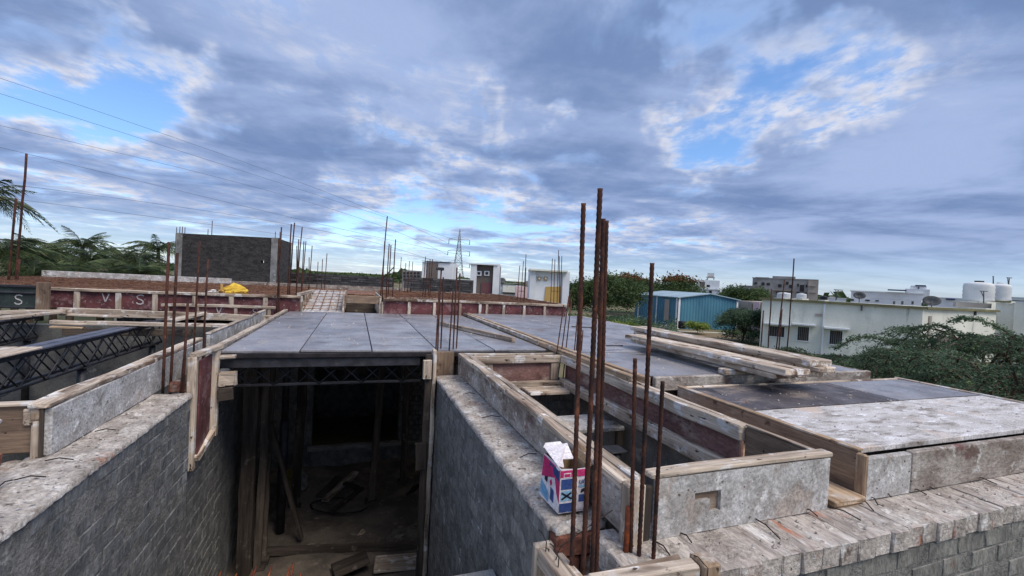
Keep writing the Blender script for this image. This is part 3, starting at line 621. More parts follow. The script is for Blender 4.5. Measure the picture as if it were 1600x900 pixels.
# ------------------------------------------------------------------ left forms at the back, with chalk letters
def letter(ch, c, h, parent, y):
    """Chalk strokes drawn on a board facing the camera side (normal -Y)."""
    if ch == 'V': strokes = [[(-.38, .5), (-.02, -.5)], [(.4, .48), (.0, -.5)]]
    else: strokes = [[(.36, .40), (.12, .5), (-.18, .46), (-.34, .28), (-.22, .08), (.10, -.02), (.32, -.18), (.30, -.38), (.08, -.5), (-.20, -.48), (-.38, -.34)]]
    V = []; F = []
    for s in strokes:
        b = len(V)
        for i, (x, z) in enumerate(s):
            x0, z0 = s[max(i - 1, 0)]; x1, z1 = s[min(i + 1, len(s) - 1)]
            dx, dz = x1 - x0, z1 - z0; l = math.hypot(dx, dz); nx_, nz_ = -dz / l, dx / l
            wd = .052 * rnd.uniform(.85, 1.2)
            for q in (-1, 1):
                for dy in (0, -.0015): V.append(((x * .85 + nx_ * wd * q) * h, dy, (z + nz_ * wd * q) * h))
        for i in range(len(s) - 1):
            k = b + i * 4; F += [(k + 1, k + 3, k + 7, k + 5), (k, k + 1, k + 5, k + 4), (k + 2, k + 6, k + 7, k + 3)]
    o = obj('chalk_letter', V, F, 'chalk', parent, Matrix.Translation((c.x, y - .001, c.z))); o['label'] = 'white chalk letter ' + ch
    return o
def stud_form(label, x0, x1, y, z0, z1, studs, material, stud_w=.05, batten=.05, mats=None):
    f = form('beam_form', label, ((x0 + x1) / 2, y, z0))
    edges = [x0] + list(studs) + [x1]
    for i in range(len(edges) - 1):
        if edges[i + 1] - edges[i] > .03:
            abox('panel', edges[i] + .002, edges[i + 1] - .002, y, y + .02, z0 + .003, z1 - .003, (mats or {}).get(i, material), f, .0008)
    abox('top_batten', x0 - .02, x1 + .02, y - .045, y + .03, z1, z1 + batten, 'timber', f, .004)
    for s in studs: abox('stud', s - stud_w / 2, s + stud_w / 2, y - .038, y - .002, z0 - .01, z1 - .002, 'timber', f, .003)
    return f
YB = 9.34
def sx(px, py, Y): return at_y(px, py, Y).x
st = [sx(p, 470, YB) for p in (74, 121, 186, 243, 305, 362, 415)]
fl = stud_form('maroon panelled form with a chalked V and S at left', sx(59, 470, YB), sx(468, 480, YB), YB, ZD - .04, ZB - .05, st, 'red_ply', .08)
letter('V', at_y(165, 465, YB), .14, fl, YB); letter('S', at_y(219, 468, YB), .16, fl, YB)
YC = 8.62
st = [sx(p, 485, YC) for p in (262, 309, 369, 421)]
fn = stud_form('low maroon form with partly hidden chalk letters in front of the taller one', sx(255, 480, YC), sx(428, 487, YC), YC, ZD - .12, at_y(342, 480.5, YC).z, st, 'red_ply', .05, .045)
letter('V', at_y(342, 484.5, YC), .13, fn, YC); letter('S', at_y(399, 488, YC), .13, fn, YC)
YG = 8.75
fg = form('beam_form', 'dark green steel framed form chalked with an S at far left', (-5.5, YG, ZD))
gx0, gx1 = sx(-60, 460, YG), sx(57, 470, YG); gz1 = at_y(28, 446, YG).z; gz0 = at_y(28, 481, YG).z
abox('panel', gx0, gx1, YG, YG + .02, gz0, gz1, 'green_ply', fg, .0008)
abox('rail', gx0, gx1, YG - .03, YG - .002, gz1 - .03, gz1 + .01, 'black_steel', fg)
abox('rail', gx0, gx1, YG - .03, YG - .002, (gz0 + gz1) / 2 + .05, (gz0 + gz1) / 2 + .075, 'black_steel', fg)
abox('rail', gx0, gx1, YG - .03, YG - .002, gz0 - .01, gz0 + .02, 'black_steel', fg)
abox('stud', gx1 + .002, gx1 + .16, YG - .03, YG + .02, gz0 - .03, gz1 + .06, 'brown_ply', fg)
letter('S', at_y(29, 468, YG), .14, fg, YG)
# right hand red forms of the raised slab
st = [sx(p, 490, YB) for p in (639, 678, 718, 749, 760, 786, 818, 850)]
stud_form('row of small maroon panels under the raised slab edge on the right', sx(600, 488, YB), sx(884, 492, YB), YB, ZD - .03, ZB - .045, st, 'red_ply', .06)
# gap forms in the middle
f = form('beam_form', 'short slanting timber frame at the left of the mesh gap', (-.9, 9.6, ZD))
q0, q1 = at_z(464, 468, ZB + .02), at_z(484, 456, ZB + .08)
bar('top_batten', (-1.02, 9.34, ZB + .02), (-.92, 11.2, ZB + .03), .07, .06, 'timber', f)
for k in range(4): abox('stud', -1.0 + k * .02, -.95 + k * .02, 9.4 + k * .4, 9.45 + k * .4, ZD - .02, ZB - .01, 'timber', f)
abox('panel', -1.04, -1.02, 9.36, 11.2, ZD, ZB - .0, 'coated_ply_brown', f)
sxa, sxb = sx(538, 478, 9.5), sx(592, 478, 9.5)
f = form('beam_form', 'open dark beam end framed by timber in the middle distance', ((sxa + sxb) / 2, 9.5, ZD))
abox('side_board', sxa - .035, sxa, 9.4, 11.5, ZD - .05, ZB + .06, 'timber', f)
abox('side_board', sxb, sxb + .04, 9.4, 11.5, ZD - .05, ZB + .04, 'timber', f)
abox('lintel_board', sxa + .002, sxb - .002, 9.44, 9.48, ZB - .12, ZB + .04, 'brown_ply', f)
abox('bottom_board', sxa + .002, sxb - .002, 9.42, 11.5, ZD - .3, ZD - .26, 'timber_dark', f)
abox('end_board', sxa + .002, sxb - .002, 11.4, 11.45, ZD - .26, ZB - .1, 'timber_dark', f)
for k in range(3):
    abox('post', sxb + .045 + k * .05, sxb + .085 + k * .05, 9.36, 9.40, ZD - .03, ZB + rnd.uniform(-.08, .03), 'timber', f, .003)

# raised slab with its rust-coloured reinforcement mat
rs = thing('raised_slab_deck', (0, 11, ZB - .1), 'raised slab deck covered with a rust-brown reinforcement mat', 'formwork deck')
xsL = [-7.2, -5.6, -4.0, -2.4, -1.06]; xsR = [.62, 1.9, 3.2, 4.66]
for xl in (xsL, xsR):
    for i in range(len(xl) - 1):
        for j in range(3):
            abox('plate', xl[i] + .004, xl[i + 1] - .004, 9.40 + j * 1.5 + .004, 10.9 + j * 1.5 - .004, ZB - .06, ZB - .03, 'rust_mesh', rs, .0005)
bar('stair_slab', ((-1.0 + sxa - .04) / 2, 9.40, ZD - .02), ((-1.0 + sxa - .04) / 2, 11.6, ZB + .02), sxa - .04 + 1.0, .03, 'pale_plate', rs)
abox('plate', -1.02, .60, 11.6, 13.9, ZB - .06, ZB - .03, 'rust_mesh', rs)
V = []; F = []
def addbar(p0, p1, r):
    a, b = tube_data([p0, p1], r, 4); k = len(V); V.extend(a); F.extend([tuple(i + k for i in q) for q in b])
yy = 9.42
while yy < 13.9:
    for (a, b) in ((-7.2, -1.06), (.62, 4.66)):
        addbar((a, yy, ZB + .01 + rnd.uniform(-.012, .02)), (b, yy + rnd.uniform(-.05, .05), ZB + .01 + rnd.uniform(-.012, .02)), .007)
    yy += .15
xx = -7.1
while xx < 4.6:
    if not (-1.06 < xx < .62): addbar((xx, 9.38, ZB + .024), (xx + rnd.uniform(-.03, .03), 13.9, ZB + .024 + rnd.uniform(-.01, .02)), .007)
    xx += .15
yy = 9.5
while yy < 11.8:
    zz_ = ZD + .03 + (yy - 9.4) / 2.2 * (ZB - ZD + .04); addbar((-1.0, yy, zz_), (sxa - .04, yy, zz_), .009); yy += .30
for k in range(6): addbar((-.93 + k * .15, 9.42, ZD + .035), (-.93 + k * .15, 11.6, ZB + .075), .009)
tag(obj('reinforcement_mat', V, F, 'rust_mesh', rs), kind='stuff')
V = []; F = []
for k in range(14):
    p = at_y(rnd.uniform(600, 680), 470, 9.5); addbar((p.x, 9.45, ZB + .02), (p.x + .07, 9.45, ZB + .024), .016)
tag(obj('cover_blocks', V, F, 'timber', rs), kind='stuff')
abox('edge_board', -7.2, -3.2, 13.9, 13.95, ZB - .08, ZB + .16, 'coated_ply', rs)
abox('edge_board', -3.2, 1.6, 13.92, 13.97, ZB - .08, ZB + .10, 'coated_ply_brown', rs)
abox('edge_board', 1.6, 4.7, 13.9, 13.95, ZB - .08, ZB + .03, 'coated_ply_brown', rs)
abox('edge_board', 4.665, 4.70, 9.38, 13.9, ZB - .1, ZB + .02, 'timber', rs)
# bags on it
def bag(name, c, sx_, sy_, sz_, material, label, seed):
    r = np.random.RandomState(seed); V = []; F = []; n, m = 12, 7
    for j in range(m + 1):
        t = j / m
        for i in range(n):
            a = 2 * math.pi * i / n; rr = (1 - t ** 2.2 * .92) * (1 + (r.rand() - .5) * .35)
            V.append((math.cos(a) * sx_ * rr, math.sin(a) * sy_ * rr, sz_ * t * (1 + (r.rand() - .5) * .2)))
    for j in range(m):
        for i in range(n): F.append((j * n + i, j * n + (i + 1) % n, (j + 1) * n + (i + 1) % n, (j + 1) * n + i))
    F.append(tuple(range(m * n, m * n + n))); F.append(tuple(reversed(range(n))))
    return tag(obj(name, V, F, material, None, Matrix.Translation(c)), label, 'bag')
bag('sack', at_y(366, 459, 9.7) + Vector((0, 0, .0)), .25, .16, .20, 'yellow_bag', 'crumpled yellow plastic sack on the raised slab', 2)
bag('sack', at_y(333, 459, 9.7), .12, .1, .08, 'white_bag', 'small white plastic bag left of the yellow sack', 3)
bag('sack', at_y(405, 463, 9.7), .14, .1, .05, 'pink_bag', 'flat pinkish bag right of the yellow sack', 4)
tag(abox('offcut', at_y(347, 455, 9.65).x - .02, at_y(347, 455, 9.65).x + .02, 9.6, 9.64, ZB + .02, ZB + .15, 'ochre_paint', None), 'small ochre timber offcut standing beside the yellow sack', 'offcut')

# ------------------------------------------------------------------ planks on the left joist bay
def px_plank(x0, y0, x1, y1, Y0, Y1, w_, h_, label, m='timber', name='plank'):
    return tag(bar(name, at_y(x0, y0, Y0), at_y(x1, y1, Y1), w_, h_, m, None, jit=.004), label, 'plank')
px_plank(-40, 489, 105, 487, 8.2, 8.2, .12, .06, 'weathered plank end at the far left below the green form')
px_plank(92, 486, 440, 499, 8.45, 8.45, .10, .11, 'long weathered plank below the chalked maroon form')
px_plank(95, 491, 190, 495, 8.25, 8.25, .10, .035, 'thin short plank just under the long one')
px_plank(80, 503, 445, 511, 7.7, 7.7, .10, .05, 'second long plank across the joist bay nearer the camera')
px_plank(-30, 500, 105, 486, 7.2, 8.3, .14, .04, 'slanting plank resting over the left joists')
px_plank(265, 501, 318, 489, 7.9, 8.5, .14, .04, 'short slanting plank by the left rebars')
px_plank(80, 511, 130, 513, 7.65, 7.65, .10, .03, 'small packing plank at the tip of the joist', 'timber_warm')
px_plank(100, 518, 300, 520, 8.3, 8.3, .10, .10, 'shadowed timber beneath the long planks', 'timber_dark')

# ------------------------------------------------------------------ lattice joists
def lattice(label, p0, p1, depth, n, w_=.10, flats=2, group=None, cat='joist', top='steel_top'):
    p0 = Vector(p0); p1 = Vector(p1); root = thing('lattice_joist', p0, label, cat, group)
    d = (p1 - p0).normalized(); s = Vector((d.y, -d.x, 0)).normalized()
    for k in range(flats):
        o = s * ((k - (flats - 1) / 2) * (w_ + .02))
        bar('top_flat', p0 + o, p1 + o, w_, .025, top, root)
        bar('top_chord', p0 + o - Vector((0, 0, .035)), p1 + o - Vector((0, 0, .035)), .04, .04, 'black_steel', root)
        bar('bottom_chord', p0 + o - Vector((0, 0, depth)), p1 + o - Vector((0, 0, depth)), .04, .03, 'black_steel', root)
        for i in range(n):
            a = p0.lerp(p1, (i + .0) / n) + o; b = p0.lerp(p1, (i + 1.0) / n) + o
            lo_ = Vector((0, 0, depth)); hi_ = Vector((0, 0, .05))
            if (i + k) % 2: a, b = b, a
            tube('web_bar', [a - hi_, b - lo_], .009, 'black_steel', root, 5)
            tube('web_bar', [b - hi_ + s * .02, a - lo_ + s * .02], .009, 'black_steel', root, 5)
    return root
lattice('pair of black lattice joists nearest the left form', (-3.10, 4.9, 2.86), (-2.98, 8.55, 2.86), .34, 11)
lattice('black lattice joist pair at the far left edge', (-4.35, 5.2, 2.88), (-4.75, 9.0, 2.88), .34, 10)
lattice('black lattice joist hidden behind the planks at left', (-6.2, 5.2, 2.88), (-6.4, 9.0, 2.88), .34, 10)
tag(abox('packing_board', -3.3, -2.92, 5.0, 5.7, 2.876, 2.90, 'timber', None, .003), 'scrap board lying on the near lattice joist', 'board')
lattice('lattice girder under the front edge of the middle deck', (-1.15, 4.95, 2.88), (.74, 4.95, 2.88), .25, 9, .05, 1, top='black_steel')
lattice('second lattice girder deeper under the middle deck', (-1.15, 5.9, 2.88), (2.0, 5.9, 2.88), .25, 14, .05, 1, top='black_steel')
# props
def prop(label, x, y, z0, z1, w_, m, name='prop', lean=(0, 0), cat='prop', group=None):
    root = thing(name, (x, y, z0), label, cat, group)
    if m == 'black_steel':
        tube('outer_tube', [(x, y, z0), (x + lean[0] * .6, y + lean[1] * .6, z0 + (z1 - z0) * .6)], w_ / 2, m, root, 10)
        tube('inner_tube', [(x + lean[0] * .6, y + lean[1] * .6, z0 + (z1 - z0) * .6), (x + lean[0], y + lean[1], z1)], w_ * .4, m, root, 10)
        abox('head_plate', x + lean[0] - .07, x + lean[0] + .07, y + lean[1] - .07, y + lean[1] + .07, z1, z1 + .012, m, root)
    else:
        bar('trunk', (x, y, z0), (x + lean[0], y + lean[1], z1), w_, w_ * .9, m, root, jit=.008)
        abox('wedge', x - .09, x + .09, y - .06, y + .06, z0 - .02, z0 + .03, m, root, .003)
    return root
for (x, y, nm) in ((-3.05, 5.3, 'steel prop under the near end of the first joist pair'), (-3.02, 6.6, 'steel prop in the middle of the first joist pair'), (-2.96, 8.35, 'steel prop at the far tip of the first joist pair'),
                   (-4.4, 5.9, 'steel prop beneath the far left joist pair'), (-4.7, 8.8, 'steel prop at the tip of the far left joist pair'), (-2.2, 8.4, 'steel prop by the back wall left of the rebars')):
    prop(nm, x, y, .03, 2.5, .11, 'black_steel')
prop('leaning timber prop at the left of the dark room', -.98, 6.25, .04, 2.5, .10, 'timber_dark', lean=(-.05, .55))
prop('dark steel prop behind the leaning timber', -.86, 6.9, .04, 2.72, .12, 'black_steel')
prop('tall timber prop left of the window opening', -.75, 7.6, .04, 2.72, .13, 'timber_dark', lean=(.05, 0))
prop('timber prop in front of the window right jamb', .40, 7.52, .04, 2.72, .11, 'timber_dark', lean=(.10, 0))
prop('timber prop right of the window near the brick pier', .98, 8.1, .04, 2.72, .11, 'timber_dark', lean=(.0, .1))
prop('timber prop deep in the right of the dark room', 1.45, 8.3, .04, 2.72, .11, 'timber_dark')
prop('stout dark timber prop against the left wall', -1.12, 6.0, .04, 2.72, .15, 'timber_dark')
prop('slim rough prop close to the left wall', -1.0, 6.1, .04, 2.72, .08, 'timber_dark', lean=(.03, .0))
def loose(label, p0, p1, w_, h_, m='timber_dark', name='plank', cat='plank'):
    return tag(bar(name, p0, p1, w_, h_, m, None, jit=.005), label, cat)
loose('diagonal brace leaning across the left props', (-1.0, 6.6, 1.75), (-.55, 6.55, .1), .07, .05, 'timber_dark')
loose('diagonal timber under the lattice girder', (-.25, 4.9, 2.83), (.15, 5.6, 2.62), .07, .05)
loose('long plank lying on the dark room floor', at_z(508, 782, .09), at_z(556, 738, .09), .12, .05, 'timber')
loose('second plank beside it on the floor', at_z(500, 776, .07), at_z(530, 745, .07), .14, .04)
loose('short cross plank on the floor pile', at_z(538, 755, .14), at_z(560, 762, .14), .09, .04)
loose('pale plank on the floor near the pile right side', at_z(515, 800, .07), at_z(566, 762, .07), .06, .04)
loose('long beam lying across the floor in front', at_z(410, 862, .08), at_z(655, 852, .08), .10, .08)
loose('board lying flat at the lower right of the floor', at_z(585, 882, .10), at_z(652, 876, .10), .30, .04, 'timber')
loose('broken board lower centre of the floor', at_z(520, 893, .10), at_z(575, 870, .16), .26, .04)
loose('small stick by the floor rubble', at_z(555, 845, .08), at_z(568, 828, .14), .05, .04, 'timber')
loose('leaning board at the lower right by the post', at_z(640, 772, .05), at_z(655, 755, .3), .2, .03)
bk = thing('bucket', at_z(450, 768, .06), 'dull yellow tipped bucket on the dark floor', 'bucket')
c0 = at_z(448, 768, .06)
V, F = tube_data([c0 + Vector((0, 0, .0)), c0 + Vector((.02, 0, .30)), c0 + Vector((.02, 0, .31))], [.13, .165, .15], 14)
obj('body', V, F, 'yellow_bucket', bk, None, True)
bag('sack', c0 + Vector((.20, .1, 0)), .13, .12, .32, 'concrete', 'cement sack slumped beside the yellow bucket', 12)
bag('rubble_heap', at_z(640, 838, .04), .35, .25, .14, 'dirt_floor', 'small rubble heap on the dark floor at right', 13)
bag('rubble_heap', at_z(560, 850, .04), .30, .2, .10, 'dirt_floor', 'low rubble heap before the floor beam', 14)
tube_pts = [at_z(505 + 45 * math.cos(a) + 25, 790 + 12 * math.sin(a), .07) for a in [i * .35 for i in range(15)]]
tag(tube('cable_coil', tube_pts, .012, 'black_plastic', None, 6), 'black cable loop lying on the dark floor', 'cable')
# starter bars in front of the dark room
for k, (px, py, lean) in enumerate(((345, 893, 10), (370, 897, 6), (395, 893, 6), (400, 885, 8), (424, 884, 5), (452, 886, 5), (459, 880, 8), (470, 896, 5))):
    t = at_d(px, py, 2.45); b = Vector((t.x - .02, t.y, 2.085)); b.y = min(b.y, 2.4)
    tag(rebar('starter_bar', b - Vector((0, 0, .05)), t, .0055, 'rust_orange', None), ('leftmost', 'second', 'third', 'fourth', 'fifth', 'sixth', 'seventh', 'rightmost')[k] + ' rusty starter bar tip, counting from left, below the dark room', 'rebar', 'starter bars at the bottom edge')

# inside the duct
tb = thing('work_table', (1.75, 3.6, 1.9), 'white topped bench standing inside the duct', 'table')
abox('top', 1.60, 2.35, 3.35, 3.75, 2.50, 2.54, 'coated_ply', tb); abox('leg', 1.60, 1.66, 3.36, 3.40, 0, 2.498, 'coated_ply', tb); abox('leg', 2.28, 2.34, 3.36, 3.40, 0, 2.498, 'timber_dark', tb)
prop('black steel prop with brace inside the duct', 1.92, 2.85, .04, 2.55, .13, 'black_steel')
dr = thing('water_drum', (1.80, 3.1, 1.3), 'black plastic drum inside the duct', 'drum')
V, F = tube_data([(1.76, 3.1, 1.3), (1.76, 3.1, 1.75), (1.76, 3.1, 1.77), (1.76, 3.1, 2.2)], [.20, .20, .21, .20], 18); obj('body', V, F, 'black_plastic', dr, None, True)
bag('sack', Vector((1.95, 3.2, 2.06)), .13, .12, .26, 'white_bag', 'clear white plastic bag beside the drum in the duct', 31)
ob = thing('crate', (2.1, 3.15, 1.7), 'orange plastic crate inside the duct', 'crate')
abox('body', 2.0, 2.22, 3.0, 3.3, 1.80, 2.14, 'orange_bin', ob); abox('handle_slot', 2.07, 2.15, 2.985, 2.998, 1.98, 2.04, 'dark_opening', ob)
abox('duct_slab', 1.2, 2.42, 1.7, 4.5, 1.2, 1.28, 'concrete', None)
tag(bpy.data.objects['duct_slab'], 'pale floor slab low inside the duct', 'slab', None, 'thing')
tag(abox('shelf_board', 2.02, 2.42, 2.15, 2.42, 2.36, 2.40, 'timber', None, .003), 'pale shelf board under the battened duct form', 'board')
tag(abox('shelf_bracket', 2.10, 2.42, 2.12, 2.16, 2.30, 2.352, 'timber_dark', None, .003), 'dark timber bracket below the pale shelf board', 'bracket')

# ------------------------------------------------------------------ rebars
def cluster(label, bars, r, material='rust', ribbed=False, zbase=None, rings=(), group=None):
    root = thing('column_rebars', bars[0][0], label, 'rebar', group)
    for b, t, *k in bars:
        rebar('bar', b, t, k[0] if k else r, material, root, ribbed)
    for z in rings:
        pts = [Vector(b).lerp(Vector(t), (z - Vector(b).z) / max(.01, (Vector(t).z - Vector(b).z))) for b, t, *k in bars[:4]]
        tube('stirrup', pts + [pts[0]], .005, material, root, 5)
    return root
def yb(x0, y0, x1, y1, Y, low=0.0, dY=0.0):
    b = at_y(x0, y0, Y); t = at_y(x1, y1, Y + dY); d = (t - b).normalized(); return (b - d * low, t)
cluster('tall near column rebars beside the carton',
        [(*yb(893, 880, 912, 318, 1.36, .35), .0085), (*yb(911, 880, 938, 295, 1.34, .35), .0092), (*yb(925, 880, 943, 342, 1.42, .35), .0085), (*yb(932, 880, 948, 345, 1.45, .35), .0085)], .009, 'rust', True)
cluster('near column rebars in front of the whitened form',
        [(*yb(985, 872, 992, 560, 1.46, .3), .008), (*yb(998, 872, 1019, 411, 1.43, .3), .0085), (*yb(1021, 868, 1035, 596, 1.40, .3), .008)], .0085, 'rust', True)
stub = thing('rebar_stub', at_y(980, 860, 1.48), 'thick rusty steel stub with a bright cut end', 'rebar')
rebar('bar', at_y(975, 900, 1.47), at_y(983, 792, 1.47), .0125, 'rust_orange', stub)
cluster('rusty rebars at the end of the left brick wall', [yb(254, 618, 264, 378, 4.27, .1), yb(266, 612, 277, 395, 4.32, .1), yb(286, 612, 293, 474, 4.24, .1), (*yb(282, 618, 288, 560, 4.25, .1),)], .0105)
cluster('pair of thinner rebars behind the left wall end', [yb(302, 560, 312, 377, 4.9, .3), yb(317, 556, 325, 405, 4.9, .3)], .0085)
tag(abox('brick_stub', -1.40, -1.27, 4.28, 4.40, ZW, ZW + .085, 'brick_red', None, .004, .01), 'dark red brick stub at the foot of the left rebars', 'brick')
cf = cluster('cluster of rebars behind the right wall head', [yb(679, 590, 686, 452, 4.78, .2), yb(682, 590, 689, 422, 4.82, .2), yb(687, 590, 693, 433, 4.9, .2), yb(699, 588, 708, 455, 4.80, .2), yb(706, 588, 714, 418, 4.84, .2), yb(711, 588, 719, 427, 4.92, .2)], .0085)
hp = at_y(688, 421, 4.81)
abox('cap_plate', hp.x - .045, hp.x + .04, 4.79, 4.83, hp.z - .012, hp.z + .022, 'black_steel', cf)
cluster('thin rebars where the duct meets the right deck', [yb(869, 558, 881, 476, 4.5, .3), yb(876, 558, 889, 463, 4.5, .3), yb(883, 560, 893, 465, 4.55, .3), yb(896, 563, 903, 490, 4.4, .3), yb(899, 563, 906, 483, 4.45, .3), yb(907, 565, 911, 516, 4.4, .3)], .0065)
cluster('four bars standing beyond the plank stack on the right', [yb(1189, 540, 1193, 485, 6.0, 2.9), yb(1200, 545, 1206, 452, 6.1, 2.9), yb(1217, 545, 1222, 483, 6.2, 2.9), yb(1213, 545, 1226, 437, 6.0, 2.9), yb(1230, 547, 1241, 404, 6.0, 2.9)], .012)
cluster('bars in front of the coconut palms at the left edge', [yb(24, 442, 42, 240, 11, .3), yb(13, 442, 25, 310, 11, .3), yb(27, 442, 30, 405, 11, .3)], .018)
cluster('bars at the corner of the mesh slab', [yb(432, 490, 440, 355, 9.2, .3), yb(436, 488, 436, 374, 9.2, .3), yb(448, 486, 455, 350, 9.4, .3), yb(450, 486, 460, 348, 9.6, .3)], .0125)
cluster('group of bars left of the mesh gap', [yb(461, 480, 472, 355, 9.5, .2), yb(462, 480, 467, 374, 9.6, .2), yb(470, 470, 475, 377, 10.5, .3), yb(471, 462, 478, 377, 11.5, .3), yb(482, 455, 488, 384, 12, .3), yb(483, 455, 483, 402, 12, .3), yb(463, 475, 464, 384, 10.5, .3)], .011)
cluster('thin far bars above the dark parapet', [yb(495, 450, 497, 409, 13.5, .3), yb(502, 450, 504, 405, 13.5, .3), yb(507, 452, 511, 396, 13, .3)], .011)
cluster('bars at the open beam end in the middle distance', [yb(594, 470, 605, 338, 9.6, .3), yb(597, 470, 601, 377, 9.7, .3), yb(603, 470, 608, 381, 9.9, .3), yb(606, 470, 611, 383, 10.2, .3), yb(613, 470, 618, 374, 9.7, .3), yb(597, 436, 616, 417, 9.7)], .0125)
cluster('thin bars right of the beam end', [yb(624, 452, 627, 402, 13, .3), yb(632, 452, 634, 411, 13, .3), yb(637, 452, 640, 408, 13, .3), yb(642, 452, 645, 409, 13, .3)], .010)
cluster('bars in front of the plastered stair room', [yb(660, 468, 665, 401, 10.5, .3), yb(664, 468, 668, 407, 10.6, .3), yb(669, 468, 672, 405, 10.8, .3), yb(671, 470, 676, 405, 10.5, .3)], .010)
cluster('bars rising from the mesh slab in the centre', [yb(700, 475, 704, 455, 10, .2), yb(706, 475, 709, 452, 10, .2), yb(720, 475, 721, 462, 10, .2), yb(724, 478, 726, 465, 9.8, .2)], .009)
cluster('four bars in front of the pale pink house', [yb(808, 474, 812, 415, 10.5, .3), yb(813, 475, 818, 408, 10.4, .3), yb(818, 476, 822, 397, 10.5, .3), yb(819, 476, 822, 418, 10.7, .3)], .009, rings=(3.75, 3.55))
cluster('bars in front of the white stair room with ochre panel', [yb(860, 481, 863, 404, 9.9, .3), yb(865, 481, 867, 405, 9.9, .3), yb(870, 482, 873, 391, 10, .3), yb(874, 482, 874, 400, 10.2, .3), yb(875, 482, 878, 400, 10.1, .3)], .009, rings=(3.6,))
cluster('slim bars at the right end of the maroon panels', [yb(880, 500, 893, 455, 8.9, .5), yb(884, 500, 890, 468, 8.9, .5), yb(903, 500, 906, 470, 9.5, 2.0), yb(908, 500, 911, 465, 9.6, 2.0)], .009)

# tie wires lying on wall heads
def wire(p, q, label, group): 
    p = Vector(p); q = Vector(q); m = p.lerp(q, .5) + Vector((0, 0, .012))
    tag(tube('tie_wire', [p, m, q], .0032, 'wire_dark', None, 5), label, 'wire', group)
ZT = ZW + .014
def wires(rows, where, group, dz=0):
    for a, b, c, d, lab in rows: wire(at_z(a, b, ZT + dz), at_z(c, d, ZT + dz - .004), lab + ' ' + where, group)
wires(((1026, 847, 1047, 868, 'leftmost black tie wire'), (1064, 833, 1081, 848, 'short tie wire second from the near rebars'), (1176, 808, 1219, 842, 'long tie wire below the cut-out of the whitened form,'), (1253, 794, 1278, 807, 'short tie wire near the right end of the whitened form,'),
       (1292, 791, 1345, 813, 'longest tie wire below the pale timber block,'), (1340, 777, 1365, 798, 'tie wire at the brown corner post,'), (1360, 776, 1372, 789, 'thin tie wire just right of the corner post,'), (1381, 772, 1393, 777, 'tiny tie wire under the first right front board,'),
       (1418, 763, 1448, 773, 'tie wire at the joint between two right front boards,'), (1443, 760, 1460, 765, 'stubby tie wire right of that board joint,'), (1512, 743, 1558, 757, 'long tie wire toward the right end of the boards,'), (1590, 726, 1610, 730, 'rightmost tie wire cut by the frame edge,')), 'on the header bricks', 'tie wires on the front wall')
wires(((724, 616, 742, 615, 'farthest tie wire'), (753, 653, 782, 651, 'middle tie wire of three'), (812, 715, 838, 709, 'tie wire just behind the carton')), 'over the right wall head', 'tie wires on the right wall', .004)
wires(((70, 720, 115, 718, 'tie wire at the near end of the whitened form'), (22, 750, 72, 745, 'long tie wire below the rubble shoulder'), (-5, 763, 20, 750, 'bent tie wire at the frame edge'), (148, 674, 182, 672, 'farthest short tie wire')), 'on the left wall head', 'tie wires on the left wall', .006)

# ------------------------------------------------------------------ timber on decks
st_ = thing('plank_stack_bearer', (3.3, 3.1, ZD + .05), 'squared bearer timber under the plank stack', 'timber')
abox('timber', 3.12, 3.85, 3.00, 3.09, ZD + .062, ZD + .115, 'timber', st_, .003)
zz = ZD + .118
def stackp(x0, y0, x1, y1, z, w_, t, lab): tag(bar('plank', (x0, y0, z + t / 2), (x1, y1, z + t / 2), w_, t, 'timber', None, jit=.004), lab, 'plank', 'planks in the stack')
stackp(3.33, 2.60, 3.38, 4.62, zz, .25, .045, 'lowest near plank of the timber stack on the dark deck')
stackp(3.35, 2.50, 3.33, 4.66, zz + .048, .28, .050, 'upper near plank of the timber stack, top face clean')
stackp(3.72, 2.64, 3.74, 4.95, zz - .002, .24, .045, 'lowest far plank of the timber stack')
stackp(3.77, 2.56, 3.70, 5.05, zz + .045, .22, .045, 'middle far plank of the timber stack')
stackp(3.74, 2.60, 3.72, 5.12, zz + .093, .28, .055, 'topmost far plank of the timber stack')
stackp(3.56, 2.62, 3.54, 4.5, zz + .0, .10, .035, 'narrow plank wedged between the two piles')
bt = tag(bar('loose_batten', at_z(689, 505, ZD + .035), at_z(803, 531, ZD + .035), .06, .06, 'timber', None, jit=.002), 'long square batten lying across the middle deck', 'batten')
tag(bar('deck_edge_batten', (2.235, 5.1, ZD + .03), (2.25, 9.25, ZD + .03), .05, .05, 'timber', None, jit=.003), 'batten along the step between the two decks', 'batten')
tag(bar('deck_edge_batten', (2.24, 3.1, ZD + .028), (2.235, 5.08, ZD + .028), .05, .05, 'timber_warm', None, jit=.003), 'near batten along the step beside the thin rebars', 'batten')
tag(tube('bent_bar', [at_z(947, 540, ZD + .06), at_z(960, 540, ZD + .06), at_z(973, 540, ZD + .06)], .006, 'wire_dark', None), 'short dark rod lying on the dark deck left of the planks', 'rod')
tag(tube('bent_bar', [at_z(893, 510, ZD + .06), at_z(905, 511, ZD + .06), at_z(926, 512, ZD + .06)], .008, 'wire_dark', None), 'dark rod lying far back on the dark deck', 'rod')

